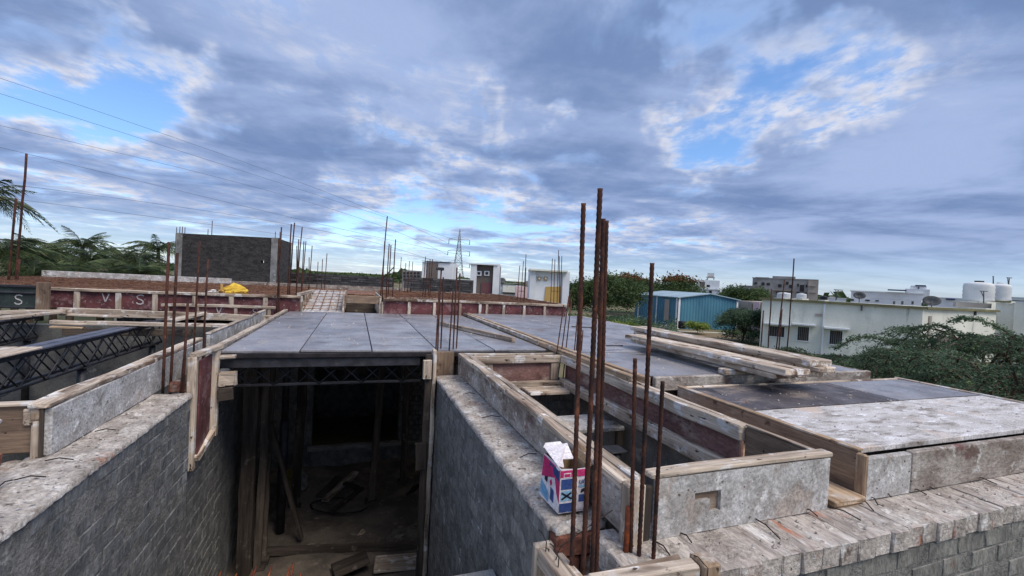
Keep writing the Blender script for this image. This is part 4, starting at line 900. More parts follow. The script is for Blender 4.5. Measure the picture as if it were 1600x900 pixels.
# ------------------------------------------------------------------ carton
fl_ = at_z(872, 803, ZW + .012); fr_ = at_z(916, 797, ZW + .012); bl_ = at_z(845, 780, ZW + .012)
ct = thing('carton', fl_, 'torn pink white and blue printed carton on the right wall head', 'carton')
ex = (fr_ - fl_); ex.z = 0; W_ = ex.length * 1.05; ex.normalize(); ey = Vector((-ex.y, ex.x, 0)); D_ = .19; H_ = .205
CM = Matrix((ex, ey, Vector((0, 0, 1)))).transposed().to_4x4(); CM.translation = fl_
def cpart(name, pts, thick, material, inward, parent=ct):
    P = [Vector(p) for p in pts]; n = len(P); nv = Vector(inward) * thick
    V = P + [p + nv for p in P]; F = [tuple(range(n)), tuple(reversed(range(n, 2 * n)))] + [(i, n + i, n + (i + 1) % n, (i + 1) % n) for i in range(n)]
    return obj(name, V, F, material, parent, CM)
side = cpart('side_panel', [(0, 0, 0), (0, 0, H_), (0, D_ * .5, H_ * 1.02), (0, D_, H_ * 1.0), (-.014, D_, 0), (-.006, D_ * .5, .0)], .003, 'card_white', (1, 0, 0))
front = cpart('front_panel', [(0, 0, 0), (W_, 0, 0), (W_, 0, H_ * .98), (W_ * .55, .002, H_ * .96), (0, 0, H_)], .003, 'card_white', (0, 1, 0))
cpart('back_panel', [(0, D_, 0), (0, D_, H_), (W_, D_, H_), (W_, D_, 0)], .003, 'card_brown', (0, -1, 0))
cpart('side_panel', [(W_, 0, 0), (W_, D_, 0), (W_, D_, H_), (W_, 0, H_)], .003, 'card_brown', (-1, 0, 0))
cpart('bottom_panel', [(0, 0, .004), (W_, 0, .004), (W_, D_, .004), (0, D_, .004)], .003, 'card_brown', (0, 0, 1))
cpart('flap', [(0, .03, H_ + .001), (.040, .045, H_ - .016), (.058, D_ * .52, H_ + .0), (W_ * .80, D_ * .56, H_ - .006), (W_ * .86, D_ + .012, H_ + .034), (.004, D_ + .01, H_ + .022)], .003, 'card_white', (0, 0, 1))
cpart('flap', [(.0, D_ + .012, H_ + .022), (W_ * .70, D_ + .014, H_ + .030), (W_ * .68, D_ + .035, H_ + .036), (.02, D_ + .035, H_ + .034)], .003, 'card_white', (0, 0, 1))
cpart('flap', [(W_ + .003, 0, H_), (W_ + .003, D_, H_), (W_ + .03, D_, H_ + .05), (W_ + .03, .04, H_ + .03)], .003, 'card_brown', (1, 0, .2))
def patch(name, x0, x1, z0, z1, material, parent=front, d=.0014):
    return cpart(name, [(x0, -d, z0), (x1, -d, z0), (x1, -d, z1), (x0, -d, z1)], d, material, (0, 1, 0), parent)
def spatch(name, pts, material, d=.0014):
    return cpart(name, [(-d - .0075 * (1 - min(1, max(0, p[1] / H_))) * (p[0] / D_) * 2, p[0], p[1]) for p in pts], d, material, (1, 0, 0), side)
patch('pink_band', .002, W_ - .002, H_ * .80, H_ * .955, 'card_pink')
patch('pink_emblem', W_ * .12, W_ * .36, H_ * .79, H_ * .90, 'card_white', d=.002); patch('pink_emblem', W_ * .14, W_ * .34, H_ * .81, H_ * .88, 'card_pink', d=.0028)
patch('photo_print', W_ * .05, W_ * .45, H_ * .53, H_ * .76, 'card_blue'); patch('photo_print', W_ * .05, W_ * .45, H_ * .27, H_ * .50, 'card_sky'); patch('photo_print', W_ * .02, W_ * .44, H_ * .02, H_ * .22, 'card_blue')
patch('photo_print', W_ * .66, W_ * .97, H_ * .22, H_ * .38, 'card_blue'); patch('blue_strip', W_ * .64, W_ * .98, H_ * .55, H_ * .60, 'card_sky')
patch('white_strip', W_ * .48, W_ * .58, H_ * .05, H_ * .80, 'card_white', d=.002)
for (a, b) in (((.07, .46), (.42, .31)), ((.08, .31), (.40, .45))):
    p, q = Vector((W_ * a[0], -.0022, H_ * a[1])), Vector((W_ * b[0], -.0022, H_ * b[1])); n_ = Vector((-(q - p).z, 0, (q - p).x)).normalized() * .0045
    cpart('tool_print', [p - n_, q - n_, q + n_, p + n_], .001, 'card_dark', (0, 1, 0), front)
cpart('tool_print', [(W_ * .72, -.002, H_ * .42), (W_ * .88, -.002, H_ * .46), (W_ * .90, -.002, H_ * .54), (W_ * .74, -.002, H_ * .50)], .001, 'card_dark', (0, 1, 0), front)
fc = bpy.data.curves.new('printed_word', 'FONT'); fc.body = 'unt'; fc.size = .042; fc.extrude = .0005
fo = bpy.data.objects.new('printed_word', fc); COL.objects.link(fo); dg = bpy.context.evaluated_depsgraph_get()
me = bpy.data.meshes.new_from_object(fo.evaluated_get(dg)); bpy.data.objects.remove(fo)
me.materials.clear(); me.materials.append(MATS['card_blue'])
put(bpy.data.objects.new('printed_word', me), CM @ Matrix.Translation((W_ * .64, -.0022, H_ * .63)) @ Matrix.Rotation(math.pi / 2, 4, 'X'), front)
spatch('pink_swoosh', [(.0, H_ * .97), (.0, H_ * .24), (.026, H_ * .40), (.058, H_ * .80)], 'card_pink')
spatch('pink_swoosh', [(.045, H_ * .97), (.05, H_ * .70), (.185, H_ * .48), (.185, H_ * .97)], 'card_pink')
spatch('lettering_band', [(.004, H_ * .92), (.004, H_ * .70), (.11, H_ * .82), (.11, H_ * .96)], 'card_blue', .002)
spatch('pink_emblem', [(.085, H_ * .60), (.10, H_ * .52), (.085, H_ * .44), (.07, H_ * .52)], 'card_pink')
spatch('tool_print', [(.05, H_ * .40), (.05, H_ * .12), (.085, H_ * .15), (.085, H_ * .42)], 'card_blue')
spatch('figure_print', [(.12, H_ * .76), (.125, H_ * .44), (.15, H_ * .46), (.16, H_ * .74)], 'card_dark')
spatch('sky_print', [(.10, H_ * .22), (.10, H_ * .04), (.185, H_ * .10), (.185, H_ * .42)], 'card_sky')
# crumbs of mortar and wood left on wall heads and decks
V = []; F = []
rd = random.Random(5)
for (x0, x1, y0, y1, z, n_) in ((.88, 1.09, 1.75, 4.6, ZW + .006, 120), (-1.47, -1.25, 2.2, 4.1, ZW + .010, 110), (1.3, 5.2, 1.32, 1.48, ZW + .004, 130), (-1.1, 2.1, 4.9, 9.0, ZD + .002, 130), (2.45, 4.9, 3.2, 8.5, ZD + .052, 120), (2.65, 5.1, 1.65, 2.8, ZD + .002, 90)):
    for _ in range(n_):
        c = Vector((rd.uniform(x0, x1), rd.uniform(y0, y1), z)); q = rd.uniform(.003, .011) * (1.4 if y1 > 8 else 1); b0 = len(V)
        top = c + Vector((rd.uniform(-.3, .3) * q, rd.uniform(-.3, .3) * q, q * rd.uniform(.6, 1.2)))
        ring = [c + Vector((math.cos(a + rd.uniform(-.4, .4)) * q * rd.uniform(.6, 1.5), math.sin(a) * q * rd.uniform(.6, 1.3), -.002)) for a in (0, 1.3, 2.5, 3.8, 5.0)]
        V += ring + [top]; F += [(b0 + i, b0 + (i + 1) % 5, b0 + 5) for i in range(5)]
tag(obj('debris', V, F, 'mortar_top', None), 'small crumbs of mortar strewn over wall heads and decks', 'debris', kind='stuff')
#@@BACKGROUND@@
# ------------------------------------------------------------------ surroundings
def prism(name, plan, z0, z1, material, parent=None):
    """Upright prism over a plan polygon (counter-clockwise)."""
    o = Vector((plan[0][0], plan[0][1], z0)); n = len(plan)
    V = [(p[0] - o.x, p[1] - o.y, 0) for p in plan] + [(p[0] - o.x, p[1] - o.y, z1 - z0) for p in plan]
    F = [tuple(reversed(range(n))), tuple(range(n, 2 * n))] + [(i, (i + 1) % n, n + (i + 1) % n, n + i) for i in range(n)]
    return obj(name, V, F, material, parent, Matrix.Translation(o))
class Facade:
    """A vertical wall plane between two plan points; (s, z) positions measured along it, d outwards."""
    def __init__(self, A, B):
        self.A = Vector((A[0], A[1], 0)); self.B = Vector((B[0], B[1], 0)); self.t = (self.B - self.A).normalized(); self.n = Vector((self.t.y, -self.t.x, 0))
        if self.n.dot(-self.A) < 0: self.n = -self.n
    def hit(self, px, py):
        d = ray(px, py); k = (self.A - ORG).dot(self.n) / d.dot(self.n); p = ORG + d * k; return (p - self.A).dot(self.t), p.z
    def box(self, name, s0, s1, z0, z1, d0, d1, material, parent):
        a = self.A + self.t * s0 + self.n * d0; b = self.A + self.t * s1 + self.n * d0; c = self.A + self.t * s1 + self.n * d1; e = self.A + self.t * s0 + self.n * d1
        P = [a, b, c, e]
        if (b - a).cross(c - b).z < 0: P.reverse()
        return prism(name, [(p.x, p.y) for p in P], z0, z1, material, parent)
    def pxbox(self, name, x0, y0, x1, y1, d0, d1, material, parent):
        s0, z1 = self.hit(x0, y0); s1, z0 = self.hit(x1, y1); 
        return self.box(name, min(s0, s1), max(s0, s1), min(z0, z1), max(z0, z1), d0, d1, material, parent)
def block(A, B, depth):
    """Plan of a house with front A-B, going away from the camera by depth."""
    A = Vector((A[0], A[1], 0)); B = Vector((B[0], B[1], 0)); t = (B - A).normalized(); n = Vector((-t.y, t.x, 0))
    if n.dot(A) < 0: n = -n
    P = [A, B, B + n * depth, A + n * depth]
    if (P[1] - P[0]).cross(P[2] - P[1]).z < 0: P.reverse()
    return [(p.x, p.y) for p in P]
def window(fc, root, x0, y0, x1, y1, bars=4, frame='white_paint', shade=True):
    s0, z1 = fc.hit(x0, y0); s1, z0 = fc.hit(x1, y1); s0, s1 = min(s0, s1), max(s0, s1); z0, z1 = min(z0, z1), max(z0, z1)
    wdw = fc.box('window', s0, s1, z0, z1, .004, .02, 'window_glass', root)
    e = .06
    fc.box('frame', s0 - e, s0, z0 - e, z1 + e, .0, .05, frame, wdw); fc.box('frame', s1, s1 + e, z0 - e, z1 + e, .0, .05, frame, wdw)
    fc.box('frame', s0, s1, z1, z1 + e, .0, .05, frame, wdw); fc.box('frame', s0, s1, z0 - e, z0, .0, .07, frame, wdw)
    for k in range(bars):
        q = s0 + (s1 - s0) * (k + 1) / (bars + 1); fc.box('grille_bar', q - .02, q + .02, z0, z1, .021, .04, 'brown_paint', wdw)
    if shade: fc.box('sunshade', s0 - .35, s1 + .35, z1 + .12, z1 + .22, .0, .5, frame, root)
    return wdw

# room added beyond the window opening to keep it dark
w = thing('room_wall', (0, 12, 0), 'added far wall keeping the window opening dark', 'wall')
abox('wall_section', -5, 5, 12.2, 12.4, 0, 2.95, 'brick_grey_dark', w); abox('wall_section', -3.3, -3.1, 9.4, 12.2, 0, 2.95, 'brick_grey_dark', w); abox('wall_section', 3.1, 3.3, 9.4, 12.2, 0, 2.95, 'brick_grey_dark', w)
abox('added_ceiling', -3.1, 3.1, 9.42, 12.2, 2.66, 2.69, 'timber_dark', w)

# neighbour's dark brick roof room and parapet
dep = 21.0
A = at_d(273, 400, dep); B = at_d(434, 400, dep * .99); C = at_d(455, 400, dep * 1.13)
def flat(p): return (p.x, p.y)
zt = at_d(350, 368, dep).z
rm = thing('roof_room', (A.x, A.y, 2.5), 'dark bare brick roof room with one small bright hole', 'building')
fcd = Facade(flat(A), flat(B)); fce = Facade(flat(B), flat(C))
bk_ = block(flat(A), flat(B), 3.2)
# front wall in sections around the hole
hs, hz = fcd.hit(410, 409); LW = (Vector(flat(B)) - Vector(flat(A))).length
fcd.box('wall', 0, hs - .09, 2.4, zt, -.22, 0, 'brick_far', rm); fcd.box('wall', hs + .07, LW, 2.4, zt, -.22, 0, 'brick_far', rm)
fcd.box('wall', hs - .09, hs + .07, 2.4, hz - .08, -.22, 0, 'brick_far', rm); fcd.box('wall', hs - .09, hs + .07, hz + .06, zt, -.22, 0, 'brick_far', rm)
LE = (Vector(flat(C)) - Vector(flat(B))).length
fce.box('wall', .23, LE, 2.4, zt - .02, -.22, 0, 'brick_far', rm)
for s_ in (0.05, LW - .32): fcd.box('column', s_, s_ + .3, 2.4, zt + .01, -.1, .03, 'concrete', rm)
for (px, py, t) in ((276, 360, 355), (281, 360, 354), (285, 360, 354), (289, 360, 355), (325, 363, 358), (331, 363, 345), (430, 372, 362), (437, 376, 362)):
    p = at_d(px, py, dep); q = at_d(px + .6, t, dep); rebar('bar', (p.x, p.y, zt - .2), (p.x, p.y, q.z), .016, 'rust', rm)
dep2 = 22.0
A2 = at_d(453, 440, dep2 * 1.05); B2 = at_d(612, 440, dep2); C2 = at_d(632, 440, dep2 * .99); D2 = at_d(738, 440, dep2 * .96)
for (P, Q, ta, tb, nm) in ((A2, B2, (480, 426), (600, 434), 'long dark brick parapet behind the mesh slab'), (C2, D2, (650, 434), (730, 437), 'shorter dark brick parapet left of the plastered stair room')):
    pw = thing('parapet_wall', (P.x, P.y, 2.4), nm, 'wall'); fc_ = Facade(flat(P), flat(Q)); zt2 = (fc_.hit(*ta)[1] + fc_.hit(*tb)[1]) / 2
    L_ = (Vector(flat(Q)) - Vector(flat(P))).length
    fc_.box('wall', 0, L_, 2.2, zt2, -.22, 0, 'brick_far', pw)
    k = 0; z = zt2 - .11
    while z > 2.9:
        s_ = -.12 * (k % 2)
        while s_ < L_:
            if rnd.random() < .88: fc_.box('brick', max(0, s_), min(L_, s_ + .24 * 2), z + .008, z + .1, .001, .012 + rnd.uniform(0, .03), 'brick_far_row', pw)
            s_ += .50
        z -= .11; k += 1
bp_ = thing('neighbour_roof', (A.x, A.y, 2.2), 'neighbouring flat roof slab below the dark brick room', 'building')
prism('roof_slab', [flat(at_d(180, 450, 17)), flat(at_d(745, 450, 17)), flat(at_d(745, 450, 30)), flat(at_d(180, 450, 30))], .0, 2.25, 'grey_block', bp_)
bc = thing('brick_pile', at_d(650, 440, 23), 'grey block stair head behind the shorter parapet', 'building')
fx = Facade(flat(at_d(629, 430, 45)), flat(at_d(658, 430, 45)))
fx.pxbox('wall', 629, 422, 658, 460, -2, 0, 'grey_block', bc)
for j in range(3):
    for i in range(5): fx.pxbox('opening', 630.5 + i * 5.4, 425 + j * 5, 634 + i * 5.4, 428 + j * 5, .0, .05, 'dark_opening', bc)

# three plastered stair rooms
s1 = thing('stair_room', at_d(680, 440, 42), 'low white roof room with brown corner panel', 'building')
fa = Facade(flat(at_d(666, 430, 42)), flat(at_d(704, 430, 42)))
fa.pxbox('wall', 660, 409, 704.5, 470, -4, 0, 'white_paint', s1); fa.pxbox('painted_panel', 667, 410, 682, 470, .0, .06, 'brown_paint', s1); fa.pxbox('cornice', 659, 407.5, 705, 409.5, -4.1, .15, 'white_paint', s1)
s2 = thing('stair_room', at_d(755, 440, 38), 'tall white framed stair room with grey recess and two small windows', 'building')
fb = Facade(flat(at_d(736, 430, 38)), flat(at_d(777, 430, 38)))
fb.pxbox('wall', 738, 414, 777, 500, -4, -.3, 'brown_paint', s2)
fb.pxbox('frame', 736, 412.5, 741, 500, -4.01, .1, 'white_paint', s2); fb.pxbox('frame', 771.5, 412.5, 777, 500, -4.01, .1, 'white_paint', s2); fb.pxbox('frame', 733, 411, 778, 415, -4.02, .2, 'white_paint', s2)
fb.pxbox('painted_panel', 752, 441, 770.5, 500, -.29, -.2, 'maroon_paint', s2)
for px in (744, 756.5):
    wq = fb.pxbox('window', px, 423, px + 8, 431, -.29, -.2, 'white_paint', s2); fb.pxbox('pane', px + 2, 425, px + 6, 429, -.19, -.17, 'dark_opening', wq)
s3 = thing('stair_room', at_d(855, 440, 34), 'white stair room with ochre panel and two lamps', 'building')
fc3 = Facade(flat(at_d(830, 430, 34)), flat(at_d(885, 430, 34)))
fc3.pxbox('wall', 831, 422, 880, 510, -4, -.2, 'white_paint', s3)
fc3.pxbox('frame', 829, 419, 833, 510, -4.01, .05, 'white_paint', s3); fc3.pxbox('frame', 880, 425, 886, 510, -4.01, .05, 'white_paint', s3); fc3.pxbox('cornice', 828, 420, 886.5, 425.5, -4.02, .3, 'white_plaster', s3)
p_ = [fc3.hit(*q) for q in ((853, 448), (876, 448), (876, 500), (847, 500))]
pts = [fc3.A + fc3.t * s + fc3.n * -.19 + Vector((0, 0, z)) for s, z in p_]; pts2 = [p + fc3.n * .06 for p in pts]
obj('painted_panel', pts + pts2, [(4, 5, 6, 7), (3, 2, 1, 0), (0, 1, 5, 4), (1, 2, 6, 5), (2, 3, 7, 6), (3, 0, 4, 7)], 'ochre_paint', s3)
for px in (840, 850):
    wq = fc3.pxbox('window', px, 432, px + 5.5, 438, -.19, -.1, 'ochre_paint', s3); fc3.pxbox('pane', px + 1.3, 433.5, px + 4.2, 436.7, -.09, -.06, 'white_paint', wq)
# low houses between them
hs_ = thing('house', at_d(800, 450, 60), 'low white house with a balcony between the stair rooms', 'house')
fh = Facade(flat(at_d(778, 440, 60)), flat(at_d(812, 440, 60)))
fh.pxbox('wall', 781, 444, 812, 500, -5, 0, 'white_paint', hs_); fh.pxbox('balcony', 786, 446, 806, 457, .0, .8, 'white_plaster', hs_); fh.pxbox('roof_edge', 780, 441.5, 818, 444, -5.1, .3, 'grey_block', hs_); fh.pxbox('shade_band', 785, 457.5, 808, 459.5, .0, .3, 'dish_grey', hs_)
hp_ = thing('house', at_d(815, 450, 52), 'pale pink house wall beside the ochre stair room', 'house')
Facade(flat(at_d(806, 440, 52)), flat(at_d(830, 440, 52))).pxbox('wall', 806, 447, 830, 500, -5, 0, 'pink_paint', hp_)
Facade(flat(at_d(806, 440, 52)), flat(at_d(830, 440, 52))).pxbox('roof_edge', 822, 439, 830, 446.8, -4, 0, 'grey_block', hp_)
def dish(label, px, py, dist, rpx, material='dish_grey', tilt=.5):
    c = at_d(px, py, dist); R_ = rpx * dist / 685; V = []; F = []
    root = thing('satellite_dish', (c.x, c.y, c.z - R_ * 1.4), label, 'satellite dish')
    n = 20
    for (rr, off) in ((0, -.18), (.55, -.13), (1, 0), (1, .03), (.55, -.10), (0, -.15)):
        for i in range(n): a = 2 * math.pi * i / n; V.append((math.cos(a) * rr * R_, math.sin(a) * rr * R_ * .75, off * R_ * 2))
    for k in range(5):
        for i in range(n): F.append((k * n + i, k * n + (i + 1) % n, (k + 1) * n + (i + 1) % n, (k + 1) * n + i))
    d = (ORG - c).normalized(); m = (d + Vector((.25, 0, .35))).to_track_quat('Z', 'Y').to_matrix().to_4x4(); m.translation = c
    obj('reflector', V, F, material, root, m, True)
    tube('mast', [c - Vector((0, 0, R_ * 1.6)), c], R_ * .07, 'dish_grey', root)
    tube('feed_arm', [c, c + d * R_ * .9 + Vector((R_ * .3, 0, R_ * .4))], R_ * .03, 'dish_grey', root)
    return root
dish('grey satellite dish on the low white house', 784.5, 438, 58, 6)

# lattice pylon and its lines
PD = 250.0
pb = at_d(714, 450, PD); pb.z = 0; ptz = at_d(719, 358, PD).z
py_ = thing('pylon', pb, 'tall steel lattice transmission pylon on the horizon', 'pylon')
hw0, hw1 = 3.6, .35
cz = lambda t: ptz * t
rt = Vector((math.cos(rad(YAW)), -math.sin(rad(YAW)), 0)); fw = Vector((math.sin(rad(YAW)), math.cos(rad(YAW)), 0))
def leg(t, a, b):
    h = hw0 * (1 - t / .62) + 1.15 * t / .62 if t < .62 else (1.15 * (1 - (t - .62) / .38) + hw1 * .3 * ((t - .62) / .38))
    return pb + rt * a * h + fw * b * h + Vector((0, 0, ptz * t))
for a in (-1, 1):
    for b in (-1, 1): tube('leg', [leg(t, a, b) for t in (0, .3, .62, .8, 1)], .14, 'galvanised', py_, 5)
V = []; F = []
levels = [0, .15, .28, .39, .48, .56, .62, .67, .72, .77, .82, .87, .92, .97]
for i in range(len(levels) - 1):
    t0, t1 = levels[i], levels[i + 1]
    for (a, b, c, d) in ((-1, -1, 1, -1), (1, -1, 1, 1), (1, 1, -1, 1), (-1, 1, -1, -1)):
        addbar(leg(t0, a, b), leg(t1, c, d), .075); addbar(leg(t0, c, d), leg(t1, a, b), .075)
        addbar(leg(t1, a, b), leg(t1, c, d), .07)
tag(obj('bracing', V, F, 'galvanised', py_), kind='stuff')
tips = []
for (ypx, half) in ((374.5, 5.9), (392.5, 6.2), (410.5, 6.5)):
    z = at_d(718, ypx, PD).z
    arm = None
    for s in (-1, 1):
        c = pb + Vector((0, 0, z)); tip = c + rt * s * half
        ar = tube('crossarm', [c, tip], .10, 'galvanised', py_, 5)
        tube('brace', [c + Vector((0, 0, 1.6)) + rt * s * .8, tip], .08, 'galvanised', ar, 4); tube('brace', [c + fw * .9 + rt * s * .8, tip], .07, 'galvanised', ar, 4)
        tube('insulator', [tip, tip - Vector((0, 0, 2.6))], [.14, .22], 'dish_grey', py_, 6); tips.append(tip - Vector((0, 0, 2.6)))
lines = [((0, 122), (240, 205), 'topmost power line crossing the upper left sky'), ((0, 146), (350, 257), 'second power line from the top at left'),
         ((0, 196), (300, 280), 'third power line sagging across the left sky'), ((0, 230), (300, 304), 'fourth power line passing above the palms'),
         ((0, 286), (300, 336), 'fifth power line just above the palm crowns'), ((0, 308), (300, 348), 'lowest power line skimming the palm crowns')]
for k, (a, b, lab) in enumerate(lines):
    P0 = at_d(a[0], a[1], 62); P2 = tips[k]
    dirx = Vector((P0.x - P2.x, P0.y - P2.y, 0)); P0e = P0 + Vector((dirx.x, dirx.y, 0)) * .12; P0e.z = P0.z + 2.0
    # sag chosen so that the line meets the second sighting
    best = None
    for sg in np.linspace(-4, 12, 81):
        e = 1e9
        for i in range(1, 60):
            t = i / 60; p = P0.lerp(P2, t) - Vector((0, 0, sg * 4 * t * (1 - t))); q = project(p)
            if q and abs(q[0] - b[0]) < 8: e = min(e, abs(q[1] - b[1]) + abs(q[0] - b[0]) * .2)
        if best is None or e < best[0]: best = (e, sg)
    sg = best[1]
    pts = [P0e] + [P0.lerp(P2, i / 30) - Vector((0, 0, sg * 4 * (i / 30) * (1 - i / 30))) for i in range(31)]
    dist = [max(30, (p - ORG).length) for p in pts]
    tag(tube('power_line', pts, [.00026 * d + .004 for d in dist], 'cable', None, 5), lab, 'power line', 'high voltage lines to the pylon')

# blue shed
sh = thing('shed', at_d(1060, 500, 43), 'blue corrugated metal shed with a low gable', 'shed')
a = at_d(992, 480, 50); b = at_d(1059, 480, 42.5); c = at_d(1152, 480, 45)
t_ = (Vector(flat(c)) - Vector(flat(b))); g0, g1 = Facade(flat(b), flat(c)), Facade(flat(a), flat(b))
ez = at_d(1059, 465, 42.5).z; rz_ = at_d(1106, 459.5, 43.7).z; ez2 = ez - .02; gz = 0
back = Vector(flat(a)) - Vector(flat(b))
mid = (Vector(flat(b)) + Vector(flat(c))) / 2
def corr(name, fac, L, ztop, material, parent, pitch=.36, amp=.05):
    V = []; F = []; n = int(L / (pitch / 4))
    for i in range(n + 1):
        s = L * i / n; ph = i % 4; d = .0 if ph in (0, 3) else amp
        p = fac.A + fac.t * s + fac.n * d; V.append((p.x, p.y, gz)); V.append((p.x, p.y, ztop(s / L)))
    for i in range(n): F.append((2 * i, 2 * i + 2, 2 * i + 3, 2 * i + 1))
    return obj(name, V, F, material, parent)
LG = t_.length; LS = back.length
corr('gable_wall', g0, LG, lambda q: ez + (rz_ - ez) * (1 - abs(2 * q - 1)) - .02, 'blue_sheet', sh)
corr('side_wall', g1, LS, lambda q: ez - .02, 'blue_sheet', sh)
prism('inner_frame', [tuple(Vector(flat(b)) + (mid - Vector(flat(b))) * .04 + back * .03), tuple(Vector(flat(c)) - (Vector(flat(c)) - mid) * .04 + back * .03), tuple(Vector(flat(c)) - (Vector(flat(c)) - mid) * .04 + back * .97), tuple(Vector(flat(b)) + (mid - Vector(flat(b))) * .04 + back * .97)], 0, ez - .1, 'blue_sheet', sh)
def roof(bq, cq):
    e0 = Vector((*bq, ez)); e1 = e0 + Vector((*back, 0)); m0 = Vector((*mid, rz_)); m1 = m0 + Vector((*back, 0)); f0 = Vector((*cq, ez)); f1 = f0 + Vector((*back, 0))
    ov = -Vector((*back, 0)).normalized() * .25; out = (e0 - m0) * .06; out2 = (f0 - m0) * .06; up = Vector((0, 0, .09))
    Q = [e0 + ov + out, m0 + ov, f0 + ov + out2, e1 + out, m1, f1 + out2]
    V = Q + [q + up for q in Q]
    F = [(6, 7, 10, 9), (7, 8, 11, 10), (0, 3, 4, 1), (1, 4, 5, 2), (0, 1, 7, 6), (1, 2, 8, 7), (3, 9, 10, 4), (4, 10, 11, 5), (0, 6, 9, 3), (2, 5, 11, 8)]
    return obj('roof', V, F, 'roof_sheet', sh)
roof(flat(b), flat(c))
for fac, s, wd in ((g0, .0, .22), (g0, LG - .2, .22), (g1, LS * .10, .14), (g1, LS * .55, .14), (g1, LS - .2, .2)):
    fac.box('corner_trim', s, s + wd, 0, ez - .02, .055, .09, 'white_paint', sh)
s_, z_ = g1.hit(1043, 490); g1.box('door_panel', s_ - .45, s_ + .35, .6, ez - .25, .055, .10, 'beige_wall', sh)
cw = thing('compound_wall', at_d(1095, 525, 40), 'low whitewashed wall in front of the blue shed', 'wall')
fw_ = Facade(flat(at_d(1010, 515, 40)), flat(at_d(1140, 515, 40.5)))
fw_.pxbox('wall', 1010, 514.5, 1135, 560, -.2, 0, 'white_plaster', cw); fw_.pxbox('ledge', 1030, 526, 1125, 530, .0, .25, 'beige_wall', cw)
tk = thing('water_drum', at_d(1065, 507, 40.5), 'black water drum against the blue shed corner', 'drum')
q = at_d(1065, 513, 41); V, F = tube_data([q, q + Vector((0, 0, .62)), q + Vector((0, 0, .68))], [.33, .33, .28], 16); obj('body', V, F, 'black_plastic', tk, None, True)
bag('rubble_heap', at_d(1040, 518, 39), 1.2, .8, .6, 'grey_block', 'grey rubble heap in front of the shed door', 41)
bw = thing('storage_block', at_d(1170, 480, 48), 'beige windowless block between the shed and the white house', 'building')
fbw = Facade(flat(at_d(1152, 480, 46)), flat(at_d(1192, 480, 44)))
fbw.pxbox('wall', 1151, 469.5, 1193, 560, -6, 0, 'beige_wall', bw)
for px in (1171, 1178, 1183): fbw.pxbox('pilaster', px, 472, px + 2.5, 515, .0, .15, 'pink_paint' if px > 1172 else 'beige_wall', bw)

# white house on the right
A = at_d(1189, 500, 31); B = at_d(1441, 500, 26.5); C = at_d(1556, 500, 30)
wh = thing('house', (B.x, B.y, 0), 'long white plastered house with olive roof trim behind the thorn bushes', 'house')
ZH = 3.41
fA, fB = Facade(flat(A), flat(B)), Facade(flat(B), flat(C))
LA, LB = (Vector(flat(B)) - Vector(flat(A))).length, (Vector(flat(C)) - Vector(flat(B))).length
plan = [flat(A), flat(B), flat(C), flat(at_d(1500, 500, 46)), flat(at_d(1200, 500, 46))]
prism('wall', plan, 0, ZH, 'white_plaster', wh)
fA.box('roof_trim', -.2, LA + .14, ZH, ZH + .14, -.5, .16, 'olive_trim', wh); fB.box('roof_trim', .17, LB + .1, ZH, ZH + .14, -.5, .16, 'olive_trim', wh)
for (x0, y0, x1, y1) in ((1203, 509, 1225, 527), (1247, 510, 1263, 533), (1297, 516, 1315, 539)):
    window(fA, wh, x0, y0, x1, y1, 5)
s_, z_ = fA.hit(1287, 500); fA.box('drain_pipe', s_ - .05, s_ + .05, 0, ZH - .02, .002, .1, 'white_paint', wh)
s_, z_ = fA.hit(1279, 492); fA.box('vent', s_ - .18, s_ + .18, z_ - .08, z_ + .08, .002, .05, 'beige_wall', wh)
s_, z_ = fA.hit(1346, 481); fA.box('rain_spout', s_ - .04, s_ + .04, z_ - .18, z_ + .18, .002, .12, 'dish_grey', wh)
s_, z_ = fB.hit(1452, 505); fB.box('stain_pipe', s_ - .14, s_ + .14, 1.6, 3.0, .002, .05, 'beige_wall', wh)
s_, z_ = fB.hit(1522, 490); fB.box('rain_spout', s_ - .04, s_ + .04, z_ - .12, z_ + .2, .002, .12, 'dish_grey', wh)
fB.box('sunshade', .8, LB - .5, 1.55, 1.68, .0, .6, 'brown_paint', wh)
s_, z_ = fB.hit(1470, 540)
for k in range(2): fB.box('window', 1.2 + k * 1.9, 2.2 + k * 1.9, .35, 1.45, .004, .03, 'window_glass', wh)
w2 = thing('house', at_d(1590, 500, 30), 'taller white house block at the right edge', 'house')
f2 = Facade(flat(at_d(1557, 500, 30.5)), flat(at_d(1660, 500, 28.4)))
f2.pxbox('wall', 1557, 473, 1580, 700, -3, 0, 'white_plaster', w2); f2.pxbox('roof_trim', 1555, 469.5, 1580, 473, -3, .15, 'olive_trim', w2)
f2.pxbox('wall', 1585, 473, 1665, 700, -3, .2, 'white_plaster', w2); f2.pxbox('roof_trim', 1583, 469, 1668, 473.5, -3, .35, 'olive_trim', w2); f2.pxbox('joint', 1580, 474, 1585, 700, -3, -.15, 'beige_wall', w2)
